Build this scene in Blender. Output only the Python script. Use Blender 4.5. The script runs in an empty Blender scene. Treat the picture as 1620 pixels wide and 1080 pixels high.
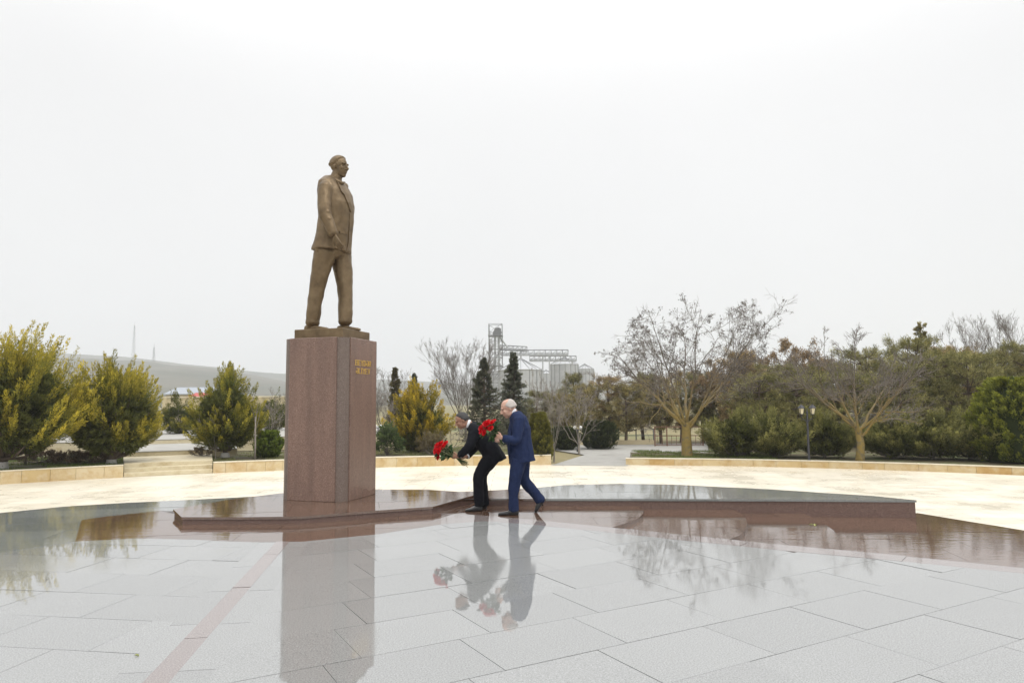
import bpy, bmesh, math, random
import numpy as np
from mathutils import Vector, Matrix, noise as mnoise

# ------------------------------------------------------------------ camera, sky, sun, exposure
scene = bpy.context.scene
COL = scene.collection
W0, H0, FPX, CAMZ = 1620.0, 1080.0, 1110.0, 1.6
PITCH, ROLL = math.radians(4.92), math.radians(-0.434)
cd = bpy.data.cameras.new('camera'); cam = bpy.data.objects.new('camera', cd); COL.objects.link(cam)
cd.sensor_fit = 'HORIZONTAL'; cd.sensor_width = 36.0; cd.lens = 36.0 * FPX / W0
cd.clip_start = 0.05; cd.clip_end = 6000.0
_F = Vector((0, math.cos(PITCH), math.sin(PITCH))); _U0 = Vector((0, -math.sin(PITCH), math.cos(PITCH))); _R0 = Vector((1, 0, 0))
_R = math.cos(ROLL) * _R0 + math.sin(ROLL) * _U0
_U = -math.sin(ROLL) * _R0 + math.cos(ROLL) * _U0
cam.matrix_world = Matrix(((_R.x, _U.x, -_F.x, 0), (_R.y, _U.y, -_F.y, 0), (_R.z, _U.z, -_F.z, CAMZ), (0, 0, 0, 1)))
scene.camera = cam

SUN_EL, SUN_ROT = math.radians(58), math.radians(150)
world = bpy.data.worlds.new('World'); scene.world = world; world.use_nodes = True
wn, wl = world.node_tree.nodes, world.node_tree.links
wn.clear()
def wnode(t, **k):
    n = wn.new(t)
    for a, b in k.items(): setattr(n, a, b)
    return n
wout = wnode('ShaderNodeOutputWorld'); wbg = wnode('ShaderNodeBackground'); wbg.inputs['Strength'].default_value = 0.1
sky = wnode('ShaderNodeTexSky', sky_type='NISHITA', sun_disc=False, sun_elevation=SUN_EL, sun_rotation=SUN_ROT)
whs = wnode('ShaderNodeHueSaturation'); whs.inputs['Saturation'].default_value = 0.25
wtc = wnode('ShaderNodeTexCoord'); wsep = wnode('ShaderNodeSeparateXYZ')
wramp = wnode('ShaderNodeValToRGB')          # an even cloud deck: a little greyer low down, lighter overhead
cr = wramp.color_ramp
cr.elements[0].position = 0.0; cr.elements[0].color = (0.825, 0.835, 0.85, 1)
cr.elements[1].position = 1.0; cr.elements[1].color = (1.0, 1.0, 1.0, 1)
e = cr.elements.new(0.18); e.color = (0.868, 0.874, 0.882, 1)
e = cr.elements.new(0.45); e.color = (0.915, 0.915, 0.918, 1)
wno = wnode('ShaderNodeTexNoise'); wno.inputs['Scale'].default_value = 1.3; wno.inputs['Detail'].default_value = 5; wno.inputs['Roughness'].default_value = 0.45
wmr = wnode('ShaderNodeMapRange'); wmr.inputs['From Min'].default_value = 0.3; wmr.inputs['From Max'].default_value = 0.7
wmr.inputs['To Min'].default_value = 9.95; wmr.inputs['To Max'].default_value = 11.0
wvm = wnode('ShaderNodeVectorMath', operation='SCALE')
wmix = wnode('ShaderNodeMix', data_type='RGBA'); wmix.inputs['Factor'].default_value = 0.93
wl.new(wtc.outputs['Generated'], wsep.inputs[0]); wl.new(wsep.outputs['Z'], wramp.inputs[0])
wl.new(wtc.outputs['Generated'], wno.inputs['Vector']); wl.new(wno.outputs['Fac'], wmr.inputs['Value'])
wze = wnode('ShaderNodeMapRange', interpolation_type='SMOOTHSTEP'); wze.inputs['From Min'].default_value = .36; wze.inputs['From Max'].default_value = 1.0; wze.inputs['To Min'].default_value = 1.0; wze.inputs['To Max'].default_value = 2.3
wl.new(wsep.outputs['Z'], wze.inputs['Value'])                 # overcast sky: brightest overhead
wmu = wnode('ShaderNodeMath', operation='MULTIPLY'); wl.new(wmr.outputs['Result'], wmu.inputs[0]); wl.new(wze.outputs['Result'], wmu.inputs[1])
wl.new(wramp.outputs['Color'], wvm.inputs[0]); wl.new(wmu.outputs[0], wvm.inputs['Scale'])
wl.new(sky.outputs['Color'], whs.inputs['Color'])
wl.new(whs.outputs['Color'], wmix.inputs['A']); wl.new(wvm.outputs['Vector'], wmix.inputs['B'])
wl.new(wmix.outputs['Result'], wbg.inputs['Color']); wl.new(wbg.outputs[0], wout.inputs['Surface'])

sl = bpy.data.lights.new('sun', 'SUN'); sun = bpy.data.objects.new('sun', sl); COL.objects.link(sun)
sl.energy = 1.4; sl.angle = math.radians(40); sl.color = (1.0, 0.97, 0.92)
_sd = Vector((math.sin(SUN_ROT) * math.cos(SUN_EL), math.cos(SUN_ROT) * math.cos(SUN_EL), math.sin(SUN_EL)))
sun.rotation_euler = _sd.to_track_quat('Z', 'Y').to_euler(); sun.location = _sd * 60
scene.view_settings.view_transform = 'Standard'; scene.view_settings.look = 'None'
scene.view_settings.exposure = 0.0; scene.view_settings.gamma = 1.0
scene.render.engine = 'CYCLES'
scene.cycles.max_bounces = 6; scene.cycles.volume_bounces = 1
scene.cycles.use_denoising = True

# ------------------------------------------------------------------ helpers
def ray(px, py):
    return _F + _R * ((px - W0 / 2) / FPX) - _U * ((py - H0 / 2) / FPX)
def onz(px, py, z=0.0):
    d = ray(px, py); t = (z - CAMZ) / d.z
    return Vector((d.x * t, d.y * t, z))
def at(px, py, Y):
    d = ray(px, py); t = Y / d.y
    return Vector((d.x * t, Y, CAMZ + d.z * t))
def proj(p):
    v = Vector(p) - Vector((0, 0, CAMZ)); z = v.dot(_F)
    if z < 0.1: return (-9999, -9999)
    return (W0 / 2 + FPX * v.dot(_R) / z, H0 / 2 - FPX * v.dot(_U) / z)
def tag(o, label=None, cat=None, group=None, kind=None):
    if label: o['label'] = label
    if cat: o['category'] = cat
    if group: o['group'] = group
    if kind: o['kind'] = kind
    return o
def link(name, me, m=None, parent=None):
    o = bpy.data.objects.new(name, me); COL.objects.link(o)
    if m is not None and me is not None and not me.materials: me.materials.append(m)
    if parent is not None: o.parent = parent
    return o
def empty(name, loc=(0, 0, 0), rz=0.0):
    o = bpy.data.objects.new(name, None); COL.objects.link(o)
    o.location = loc; o.rotation_euler = (0, 0, rz); o.empty_display_size = 0.2
    return o
def copy_tree(o, parent=None):
    c = o.copy(); COL.objects.link(c); c.parent = parent
    for ch in o.children:
        if ch.name in bpy.data.objects: copy_tree(ch, c)
    return c
def mesh_np(name, V, Q=None, T=None, col=None, smooth=False):
    me = bpy.data.meshes.new(name)
    V = np.asarray(V, np.float32).reshape(-1, 3)
    Q = np.zeros((0, 4), np.int32) if Q is None else np.asarray(Q, np.int32).reshape(-1, 4)
    T = np.zeros((0, 3), np.int32) if T is None else np.asarray(T, np.int32).reshape(-1, 3)
    nl = Q.size + T.size
    me.vertices.add(len(V)); me.vertices.foreach_set('co', V.ravel())
    me.loops.add(nl); me.loops.foreach_set('vertex_index', np.concatenate([Q.ravel(), T.ravel()]))
    tot = np.concatenate([np.full(len(Q), 4, np.int32), np.full(len(T), 3, np.int32)])
    st = np.concatenate([[0], np.cumsum(tot)[:-1]]).astype(np.int32) if len(tot) else np.zeros(0, np.int32)
    me.polygons.add(len(tot)); me.polygons.foreach_set('loop_start', st); me.polygons.foreach_set('loop_total', tot)
    if smooth: me.polygons.foreach_set('use_smooth', np.ones(len(tot), bool))
    if col is not None:
        a = me.color_attributes.new('col', 'FLOAT_COLOR', 'POINT')
        c4 = np.ones((len(V), 4), np.float32); c4[:, :3] = col
        a.data.foreach_set('color', c4.ravel())
    me.update(calc_edges=True); me.validate()
    return me
class MB:
    """collects boxes, bars, tubes, prisms and lathes and links them as one mesh"""
    def __init__(s): s.v = []; s.f = []
    def box(s, c, d, rz=0.0):
        n = len(s.v); cs, sn = math.cos(rz), math.sin(rz)
        for sx in (-.5, .5):
            for sy in (-.5, .5):
                for sz in (-.5, .5):
                    x, y = sx * d[0], sy * d[1]
                    s.v.append((c[0] + x * cs - y * sn, c[1] + x * sn + y * cs, c[2] + sz * d[2]))
        for q in ((0, 1, 3, 2), (4, 6, 7, 5), (0, 4, 5, 1), (2, 3, 7, 6), (0, 2, 6, 4), (1, 5, 7, 3)): s.f.append(tuple(n + i for i in q))
        return s
    def bar(s, a, b, w, h=None, k=4):
        a, b = Vector(a), Vector(b); h = h or w; t = (b - a)
        if t.length < 1e-6: return s
        t.normalize(); up = Vector((0, 0, 1)) if abs(t.z) < .95 else Vector((1, 0, 0))
        r = t.cross(up).normalized(); u = r.cross(t); n = len(s.v)
        for p in (a, b):
            for i in range(k):
                an = 2 * math.pi * (i + .5) / k
                s.v.append(tuple(p + r * (math.cos(an) * w * .7071) + u * (math.sin(an) * h * .7071)))
        for i in range(k): s.f.append((n + i, n + (i + 1) % k, n + k + (i + 1) % k, n + k + i))
        s.f.append(tuple(n + i for i in reversed(range(k)))); s.f.append(tuple(n + k + i for i in range(k)))
        return s
    def tube(s, pts, rad, k=8, cap=True):
        pts = [Vector(p) for p in pts]; n0 = len(s.v)
        if not hasattr(rad, '__len__'): rad = [rad] * len(pts)
        for i, p in enumerate(pts):
            t = (pts[min(i + 1, len(pts) - 1)] - pts[max(i - 1, 0)]).normalized()
            up = Vector((0, 0, 1)) if abs(t.z) < .95 else Vector((1, 0, 0))
            r = t.cross(up).normalized(); u = r.cross(t)
            for j in range(k):
                a = 2 * math.pi * j / k; s.v.append(tuple(p + (r * math.cos(a) + u * math.sin(a)) * rad[i]))
        for i in range(len(pts) - 1):
            for j in range(k):
                a = n0 + i * k; s.f.append((a + j, a + (j + 1) % k, a + k + (j + 1) % k, a + k + j))
        if cap:
            s.f.append(tuple(n0 + j for j in reversed(range(k)))); e = n0 + (len(pts) - 1) * k
            s.f.append(tuple(e + j for j in range(k)))
        return s
    def prism(s, poly, z0, z1):
        n = len(s.v); m = len(poly)
        for z in (z0, z1):
            for p in poly: s.v.append((p[0], p[1], z))
        for i in range(m): s.f.append((n + i, n + (i + 1) % m, n + m + (i + 1) % m, n + m + i))
        s.f.append(tuple(n + i for i in reversed(range(m)))); s.f.append(tuple(n + m + i for i in range(m)))
        return s
    def lathe(s, c, prof, k=16, a0=0.0):
        n = len(s.v); m = len(prof)
        for r, z in prof:
            for j in range(k):
                a = a0 + 2 * math.pi * j / k; s.v.append((c[0] + r * math.cos(a), c[1] + r * math.sin(a), c[2] + z))
        for i in range(m - 1):
            for j in range(k): s.f.append((n + i * k + j, n + i * k + (j + 1) % k, n + (i + 1) * k + (j + 1) % k, n + (i + 1) * k + j))
        s.f.append(tuple(n + j for j in reversed(range(k)))); s.f.append(tuple(n + (m - 1) * k + j for j in range(k)))
        return s
    def mesh(s, name, smooth=False, bevel=0.0):
        me = bpy.data.meshes.new(name); me.from_pydata(s.v, [], s.f)
        bm = bmesh.new(); bm.from_mesh(me)
        bmesh.ops.recalc_face_normals(bm, faces=bm.faces)
        if bevel: bmesh.ops.bevel(bm, geom=list(bm.edges), offset=bevel, segments=1, affect='EDGES', clamp_overlap=True)
        bm.to_mesh(me); bm.free()
        if smooth:
            me.polygons.foreach_set('use_smooth', [True] * len(me.polygons))
        me.update(); return me
    def build(s, name, m, parent=None, smooth=False, bevel=0.0):
        return link(name, s.mesh(name, smooth, bevel), m, parent)

# ------------------------------------------------------------------ materials
def mat(name, color=(.5, .5, .5), rough=.6, metal=0.0, ior=1.5, spec=None):
    m = bpy.data.materials.new(name); m.use_nodes = True
    b = m.node_tree.nodes['Principled BSDF']
    b.inputs['Base Color'].default_value = (*color, 1); b.inputs['Roughness'].default_value = rough
    b.inputs['Metallic'].default_value = metal; b.inputs['IOR'].default_value = ior
    return m
class NT:
    def __init__(s, m): s.m = m; s.t = m.node_tree; s.b = s.t.nodes['Principled BSDF']
    def n(s, t, **k):
        x = s.t.nodes.new(t)
        for a, b in k.items(): setattr(x, a, b)
        return x
    def l(s, a, b): s.t.links.new(a, b)
    def noise(s, vec, scale, detail=4, rough=.5):
        x = s.n('ShaderNodeTexNoise'); x.inputs['Scale'].default_value = scale; x.inputs['Detail'].default_value = detail; x.inputs['Roughness'].default_value = rough
        if vec is not None: s.l(vec, x.inputs['Vector'])
        return x.outputs['Fac']
    def ramp(s, fac, stops):
        x = s.n('ShaderNodeValToRGB'); r = x.color_ramp
        r.elements[0].position, r.elements[0].color = stops[0][0], (*stops[0][1], 1)
        r.elements[1].position, r.elements[1].color = stops[-1][0], (*stops[-1][1], 1)
        for p, c in stops[1:-1]: e = r.elements.new(p); e.color = (*c, 1)
        s.l(fac, x.inputs[0]); return x.outputs['Color']
    def rng(s, fac, a, b, c, d):
        x = s.n('ShaderNodeMapRange'); 
        for nme, v in zip(('From Min', 'From Max', 'To Min', 'To Max'), (a, b, c, d)): x.inputs[nme].default_value = v
        s.l(fac, x.inputs['Value']); return x.outputs['Result']
    def mix(s, fac, a, b, blend='MIX'):
        x = s.n('ShaderNodeMix', data_type='RGBA', blend_type=blend)
        for v, i in ((fac, 'Factor'), (a, 'A'), (b, 'B')):
            if isinstance(v, (int, float)): x.inputs[i].default_value = v
            elif isinstance(v, tuple): x.inputs[i].default_value = (*v, 1)
            else: s.l(v, x.inputs[i])
        return x.outputs['Result']
    def math(s, op, a, b):
        x = s.n('ShaderNodeMath', operation=op)
        for i, v in enumerate((a, b)):
            if isinstance(v, (int, float)): x.inputs[i].default_value = v
            else: s.l(v, x.inputs[i])
        return x.outputs[0]
    def bump(s, h, strength, dist=.01):
        x = s.n('ShaderNodeBump'); x.inputs['Strength'].default_value = strength; x.inputs['Distance'].default_value = dist
        s.l(h, x.inputs['Height']); s.l(x.outputs['Normal'], s.b.inputs['Normal'])
    def pos(s): return s.n('ShaderNodeNewGeometry').outputs['Position']
    def obj(s): return s.n('ShaderNodeTexCoord').outputs['Object']
    def orand(s): return s.n('ShaderNodeObjectInfo').outputs['Random']
    def scalev(s, v, sc):
        x = s.n('ShaderNodeMapping'); x.inputs['Scale'].default_value = sc; s.l(v, x.inputs['Vector']); return x.outputs[0]
    def color(s, c): s.l(c, s.b.inputs['Base Color'])
    def rough(s, r): s.l(r, s.b.inputs['Roughness'])

def granite(name, c, speck_lo, speck_hi, r0, r1, ior, bump=0.0, wav=0.0, vary=.12, patch=.5, streak=False, patchy=False):
    m = mat(name, c, r0, ior=ior); t = NT(m); p = t.pos(); rd = t.orand()
    sp = t.noise(p, 95, 3, .7)
    sp2 = t.noise(p, 260, 2, .6)
    fine = t.ramp(t.math('ADD', t.math('MULTIPLY', sp, .55), t.math('MULTIPLY', sp2, .45)), [(.36, speck_lo), (.5, c), (.64, speck_hi)])
    big = t.noise(p, .9, 4, .6)
    tint = t.rng(t.math('ADD', t.math('MULTIPLY', big, patch), t.math('MULTIPLY', rd, 1 - patch)), .2, .8, 1 - vary, 1 + vary)
    if streak:
        st = t.noise(t.scalev(p, (5, 5, .35)), 1.6, 5, .6); tint = t.math('MULTIPLY', tint, t.rng(st, .35, .7, 1.08, .80))
    cc = t.n('ShaderNodeVectorMath', operation='SCALE'); t.l(fine, cc.inputs[0]); t.l(tint, cc.inputs['Scale'])
    t.color(cc.outputs['Vector'])
    wet = t.math('ADD', t.math('MULTIPLY', t.noise(p, .55, 3, .5), .7), t.math('MULTIPLY', rd, .3))
    t.rough(t.rng(wet, *((.49, .66) if patchy else (.36, .66)), r0, r1))
    if wav:
        h = t.math('ADD', t.math('ADD', t.noise(t.scalev(p, (1, 2.2, 1)), 5, 3, .55), t.math('MULTIPLY', t.noise(t.scalev(p, (1, .5, 1)), 26, 2, .5), .12)), t.math('MULTIPLY', sp2, .02))
        t.bump(h, wav, .02)
    elif bump: t.bump(sp2, bump, .002)
    return m
M = {}
M['floor'] = granite('light_grey_granite', (.255, .26, .255), (.14, .143, .14), (.385, .39, .385), .010, .11, 2.5, wav=.012, vary=.07, patchy=True)
M['strip'] = granite('pale_pink_granite', (.235, .20, .19), (.12, .10, .095), (.36, .32, .305), .02, .10, 2.4, wav=.012, vary=.06)
M['red'] = granite('wet_red_granite', (.105, .060, .040), (.045, .027, .019), (.24, .16, .12), .010, .05, 2.3, wav=.055, vary=.12)
M['green'] = granite('wet_grey_granite', (.19, .20, .19), (.10, .105, .10), (.31, .32, .31), .02, .08, 1.75, wav=.03, vary=.14)
M['riser'] = granite('red_granite_riser', (.135, .082, .066), (.07, .045, .038), (.27, .19, .16), .15, .3, 1.5, vary=.12)
M['pedestal'] = granite('brown_red_granite', (.178, .105, .078), (.072, .041, .033), (.36, .26, .215), .20, .32, 1.5, vary=.13, patch=.8, streak=True)
M['corner'] = granite('grey_brown_granite', (.135, .098, .080), (.065, .048, .04), (.28, .225, .195), .25, .36, 1.5, vary=.08)
M['grout'] = m_noise0 = mat('sandy_grout', (.15, .145, .135), .6)
def m_noise(name, stops, scale, rough=.85, bump=.3, dist=.02, obj=False, detail=6):
    m = mat(name, stops[0][1], rough); t = NT(m); p = t.obj() if obj else t.pos()
    f = t.noise(p, scale, detail, .6); t.color(t.ramp(f, stops))
    if bump: t.bump(t.noise(p, scale * 7, 4, .6), bump, dist)
    return m
# cream limestone paving: slabs too far off to pick apart, so joints and tints come from the material
def m_cream():
    m = mat('cream_limestone', (.7, .63, .5), .5); t = NT(m); p = t.pos()
    br = t.n('ShaderNodeTexBrick'); br.offset = .5
    br.inputs['Scale'].default_value = 1.0; br.inputs['Brick Width'].default_value = 1.15; br.inputs['Row Height'].default_value = .55
    br.inputs['Mortar Size'].default_value = .008; br.inputs['Mortar Smooth'].default_value = .2; br.inputs['Bias'].default_value = 0
    br.inputs['Color1'].default_value = (.735, .68, .56, 1); br.inputs['Color2'].default_value = (.70, .64, .515, 1); br.inputs['Mortar'].default_value = (.34, .30, .235, 1)
    t.l(p, br.inputs['Vector'])
    big = t.noise(p, .35, 6, .65); stain = t.noise(t.scalev(p, (1, 2.6, 1)), 1.1, 6, .7)
    c = t.mix(t.rng(big, .35, .7, 0, .22), br.outputs['Color'], (.76, .71, .60))
    c = t.mix(t.rng(stain, .60, .80, 0, .12), c, (.62, .53, .38))
    t.color(c); t.rough(t.rng(t.noise(p, .8, 4, .6), .35, .7, .22, .6)); t.bump(t.noise(p, 30, 4, .6), .15, .006)
    return m
M['cream'] = m_cream()
def m_wallstone():
    m = mat('ochre_limestone', (.5, .38, .2), .7); t = NT(m); p = t.pos(); rd = t.orand()
    base = t.ramp(rd, [(0, (.60, .49, .30)), (.35, (.55, .41, .20)), (.6, (.62, .52, .34)), (.8, (.50, .33, .13)), (1, (.58, .46, .27))])
    c = t.mix(t.rng(t.noise(p, 2.3, 5, .65), .45, .7, 0, .7), base, (.40, .235, .07))
    c = t.mix(t.rng(t.noise(p, 4, 5, .6), .5, .75, 0, .5), c, (.66, .60, .46))
    t.color(c); t.bump(t.noise(p, 60, 4, .6), .25, .004); return m
M['wallstone'] = m_wallstone()
M['coping'] = m_noise('pale_coping_stone', [(.3, (.62, .55, .40)), (.7, (.72, .66, .53))], 3, .6, .2)
M['stepstone'] = m_noise('step_limestone', [(.3, (.50, .42, .27)), (.5, (.60, .53, .37)), (.72, (.42, .33, .18))], 2.2, .6, .25)
M['path'] = m_noise('grey_concrete_path', [(.3, (.30, .29, .265)), (.55, (.37, .36, .33)), (.75, (.25, .235, .21))], .9, .7, .3)
M['soil'] = m_noise('bed_soil', [(.3, (.07, .055, .035)), (.5, (.12, .10, .05)), (.65, (.10, .13, .04)), (.8, (.19, .17, .085))], 1.4, .95, .6)
M['ground'] = m_noise('dry_grass_ground', [(.3, (.17, .15, .07)), (.5, (.24, .20, .10)), (.62, (.13, .14, .055)), (.8, (.29, .25, .15))], .12, .95, .5)
M['hill'] = m_noise('hill_turf', [(.3, (.055, .06, .045)), (.5, (.08, .08, .058)), (.62, (.11, .10, .078)), (.8, (.05, .055, .04))], .012, 1.0, 0)
M['bronze'] = None
def m_bronze():
    m = mat('bronze', (.23, .16, .085), .48, .55); t = NT(m); p = t.obj()
    c = t.ramp(t.noise(p, 5, 6, .65), [(.3, (.10, .069, .037)), (.5, (.158, .110, .060)), (.72, (.215, .155, .088))])
    convexity = t.n('ShaderNodeNewGeometry').outputs['Pointiness']
    c = t.mix(t.rng(convexity, .44, .5, .55, 0), c, (.085, .06, .032))      # darker brown in the concave folds
    t.color(c); t.bump(t.noise(p, 45, 4, .6), .18, .006); return m
M['bronze'] = m_bronze()
M['gold'] = mat('gold_leaf', (.72, .50, .16), .3, .7)
def m_cloth(name, c, c2, sc=900):
    m = mat(name, c, .85); t = NT(m); p = t.obj()
    t.color(t.ramp(t.noise(p, 26, 4, .6), [(.3, c), (.7, c2)]))
    h = t.math('ADD', t.math('MULTIPLY', t.noise(t.scalev(p, (1, 1, .55)), 11, 3, .55), 1.0), t.math('MULTIPLY', t.noise(p, 300, 1, .5), .03))
    t.bump(h, .55, .03)
    t.b.inputs['Specular IOR Level'].default_value = .12; t.b.inputs['Sheen Weight'].default_value = .01; t.b.inputs['Sheen Roughness'].default_value = .5
    return m
M['black_suit'] = m_cloth('charcoal_wool', (.006, .0065, .009), (.011, .012, .016))
M['navy_suit'] = m_cloth('navy_wool', (.013, .021, .058), (.019, .030, .078))
M['shirt'] = mat('white_cotton', (.80, .81, .84), .8)
M['leather'] = mat('black_leather', (.012, .012, .013), .28)
def m_skin(name, c):
    m = mat(name, c, .5); t = NT(m); p = t.obj()
    t.color(t.mix(t.rng(t.noise(p, 22, 3, .5), .4, .65, 0, .45), c, (c[0] * .9, c[1] * .68, c[2] * .62)))
    t.b.inputs['Subsurface Weight'].default_value = .08; t.b.inputs['Subsurface Radius'].default_value = (.02, .008, .004); t.b.inputs['Subsurface Scale'].default_value = .05
    return m
M['skin_a'] = m_skin('skin_tanned', (.34, .19, .125)); M['skin_b'] = m_skin('skin_fair', (.55, .345, .265))
M['hair_dark'] = m_noise('greying_hair', [(.35, (.014, .013, .013)), (.65, (.045, .042, .04))], 190, .6, .5, .003, True)
M['hair_grey'] = m_noise('grey_stubble_hair', [(.35, (.36, .32, .29)), (.65, (.50, .46, .43))], 190, .6, .4, .003, True)
M['dark'] = mat('near_black', (.015, .013, .012), .4)
M['lip'] = mat('lip', (.30, .12, .10), .5)
def m_attr(name, rough=.6, trans=0.0, jit=.25, gain=1.0):
    m = mat(name, (.1, .1, .1), rough); t = NT(m)
    a = t.n('ShaderNodeAttribute', attribute_name='col'); p = t.pos(); t.b.inputs['Specular IOR Level'].default_value = .22
    s = t.rng(t.noise(p, 1.7, 3, .5), .3, .7, gain * (1 - jit), gain * (1 + jit))
    v = t.n('ShaderNodeVectorMath', operation='SCALE'); t.l(a.outputs['Color'], v.inputs[0]); t.l(s, v.inputs['Scale'])
    t.color(v.outputs['Vector'])
    if trans:
        tr = t.n('ShaderNodeBsdfTranslucent'); t.l(v.outputs['Vector'], tr.inputs['Color'])
        mx = t.n('ShaderNodeMixShader'); mx.inputs[0].default_value = trans
        out = t.t.nodes['Material Output']; t.l(t.b.outputs[0], mx.inputs[1]); t.l(tr.outputs[0], mx.inputs[2]); t.l(mx.outputs[0], out.inputs['Surface'])
    return m
M['foliage'] = m_attr('evergreen_foliage', .65, .25, .25, 1.62)
M['leafcol'] = m_attr('flower_leaf', .5, .15, .1)
M['bark'] = m_noise('grey_brown_bark', [(.3, (.10, .085, .07)), (.6, (.17, .15, .125)), (.8, (.07, .06, .05))], 9, .9, .6, .01)
def m_lichen():
    m = mat('lichen_covered_bark', (.2, .16, .07), .9); t = NT(m); p = t.pos(); sz = t.n('ShaderNodeSeparateXYZ'); t.l(t.obj(), sz.inputs[0])
    lo = t.ramp(t.noise(p, 6, 6, .6), [(.3, (.19, .14, .045)), (.5, (.25, .18, .05)), (.66, (.15, .125, .075)), (.8, (.10, .085, .065))])
    hi = t.ramp(t.noise(p, 6, 6, .6), [(.3, (.085, .07, .055)), (.7, (.14, .12, .095))])
    k = t.rng(t.math('ADD', sz.outputs['Z'], t.math('MULTIPLY', t.noise(p, 1.5, 3, .5), 1.6)), 2.0, 3.6, 0, 1)   # lichen grows on the trunk and lower limbs
    t.color(t.mix(k, lo, hi)); t.bump(t.noise(p, 42, 4, .6), .6, .01); return m
M['lichen'] = m_lichen()
M['twig'] = m_noise('fine_twigs', [(.3, (.13, .11, .095)), (.7, (.20, .175, .15))], 3, .9, 0)
M['palebark'] = m_noise('pale_bark', [(.3, (.19, .165, .14)), (.7, (.29, .26, .225))], 7, .9, .4, .006)
M['pinkbark'] = m_noise('brown_bark', [(.3, (.09, .065, .05)), (.7, (.16, .12, .09))], 9, .9, .6, .01)
M['white'] = mat('limewash', (.62, .60, .56), .9)
M['steel'] = m_noise('galvanised_steel', [(.3, (.38, .395, .41)), (.7, (.47, .48, .49))], .6, .45, 0); M['steel'].node_tree.nodes['Principled BSDF'].inputs['Metallic'].default_value = .25
M['darksteel'] = mat('grey_steel_frame', (.15, .155, .16), .5, .2)
M['iron'] = mat('dark_painted_iron', (.035, .036, .045), .42)
M['lampglass'] = mat('frosted_lamp_glass', (.62, .56, .36), .25)
M['globe'] = mat('white_opal_glass', (.8, .8, .78), .2)
M['rust'] = m_noise('rusty_iron', [(.3, (.14, .07, .045)), (.7, (.22, .12, .08))], 8, .8, .2)
M['redroof'] = mat('red_sheet_roof', (.42, .06, .05), .5)
M['whiteroof'] = m_noise('pale_sheet_roof', [(.3, (.27, .30, .34)), (.7, (.33, .36, .40))], .3, .5, 0)
M['beige'] = m_noise('beige_render', [(.3, (.50, .42, .26)), (.7, (.60, .52, .35))], .5, .85, .1)
M['glass'] = mat('window_glass', (.03, .035, .04), .1)
M['stem'] = mat('green_stems', (.045, .075, .02), .5)
M['rose'] = m_attr('red_petals', .45, .2, .1)

# ------------------------------------------------------------------ paving
rng = np.random.default_rng(7); rnd = random.Random(11)
def clip(poly, rect):
    """region polygon clipped by a convex tile"""
    out = [tuple(p) for p in poly]
    m = len(rect)
    for i in range(m):
        ax, ay = rect[i]; bx, by = rect[(i + 1) % m]
        inp, out = out, []
        if not inp: break
        def side(p): return (bx - ax) * (p[1] - ay) - (by - ay) * (p[0] - ax)
        for j in range(len(inp)):
            p, q = inp[j], inp[(j + 1) % len(inp)]; sp, sq = side(p), side(q)
            if sp >= 0: out.append(p)
            if (sp >= 0) != (sq >= 0):
                t = sp / (sp - sq); out.append((p[0] + (q[0] - p[0]) * t, p[1] + (q[1] - p[1]) * t))
    r = []
    for p in out:
        if not r or math.hypot(p[0] - r[-1][0], p[1] - r[-1][1]) > 1e-4: r.append(p)
    if len(r) > 1 and math.hypot(r[0][0] - r[-1][0], r[0][1] - r[-1][1]) < 1e-4: r.pop()
    return r
def area(p): return .5 * sum(p[i][0] * p[(i + 1) % len(p)][1] - p[(i + 1) % len(p)][0] * p[i][1] for i in range(len(p)))
def ccw(p):
    p = [(q[0], q[1]) for q in p]
    return p if area(p) > 0 else p[::-1]
def tiles(region, z, yaw, lu, lv, u0, v0, shift, m, parent, thick=.03, gap=.0042, tilt=.0011, name='tile', lift=.0008):
    """lays slabs lu x lv in shifted rows over a region; those outside the picture are joined"""
    region = ccw(region); c, s = math.cos(yaw), math.sin(yaw)
    us = [p[0] * c + p[1] * s for p in region]; vs = [-p[0] * s + p[1] * c for p in region]
    rest = MB(); g = gap / 2
    for k in range(math.floor((min(vs) - v0) / lv) - 1, math.ceil((max(vs) - v0) / lv) + 1):
        off = u0 + shift * k
        for i in range(math.floor((min(us) - off) / lu) - 1, math.ceil((max(us) - off) / lu) + 1):
            a, b = off + i * lu + g, off + (i + 1) * lu - g; d, e = v0 + k * lv + g, v0 + (k + 1) * lv - g
            rect = [(x * c - y * s, x * s + y * c) for x, y in ((a, d), (b, d), (b, e), (a, e))]
            p = clip(region, rect)
            if len(p) < 3 or abs(area(p)) < .004: continue
            cx = sum(q[0] for q in p) / len(p); cy = sum(q[1] for q in p) / len(p)
            seen = False
            for q in p + [(cx, cy)]:
                X, Y = proj((q[0], q[1], z))
                if -40 < X < W0 + 40 and 0 < Y < H0 + 60: seen = True
            ta, tb, dz = rng.normal(0, tilt), rng.normal(0, tilt), rng.normal(0, lift)
            t = MB() if seen else rest
            n = len(t.v); mm = len(p)
            for q in p: t.v.append((q[0], q[1], z - thick))
            for q in p: t.v.append((q[0], q[1], z + dz + ta * (q[0] - cx) + tb * (q[1] - cy)))
            for j in range(mm): t.f.append((n + j, n + (j + 1) % mm, n + mm + (j + 1) % mm, n + mm + j))
            t.f.append(tuple(n + j for j in reversed(range(mm)))); t.f.append(tuple(n + mm + j for j in range(mm)))
            if seen: t.build(name, m, parent)
    if rest.v: tag(rest.build(name + '_rest', m, parent), kind='stuff')
def PZ(pts, z=0.0): return [tuple(onz(x, y, z)[:2]) for x, y in pts]
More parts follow.
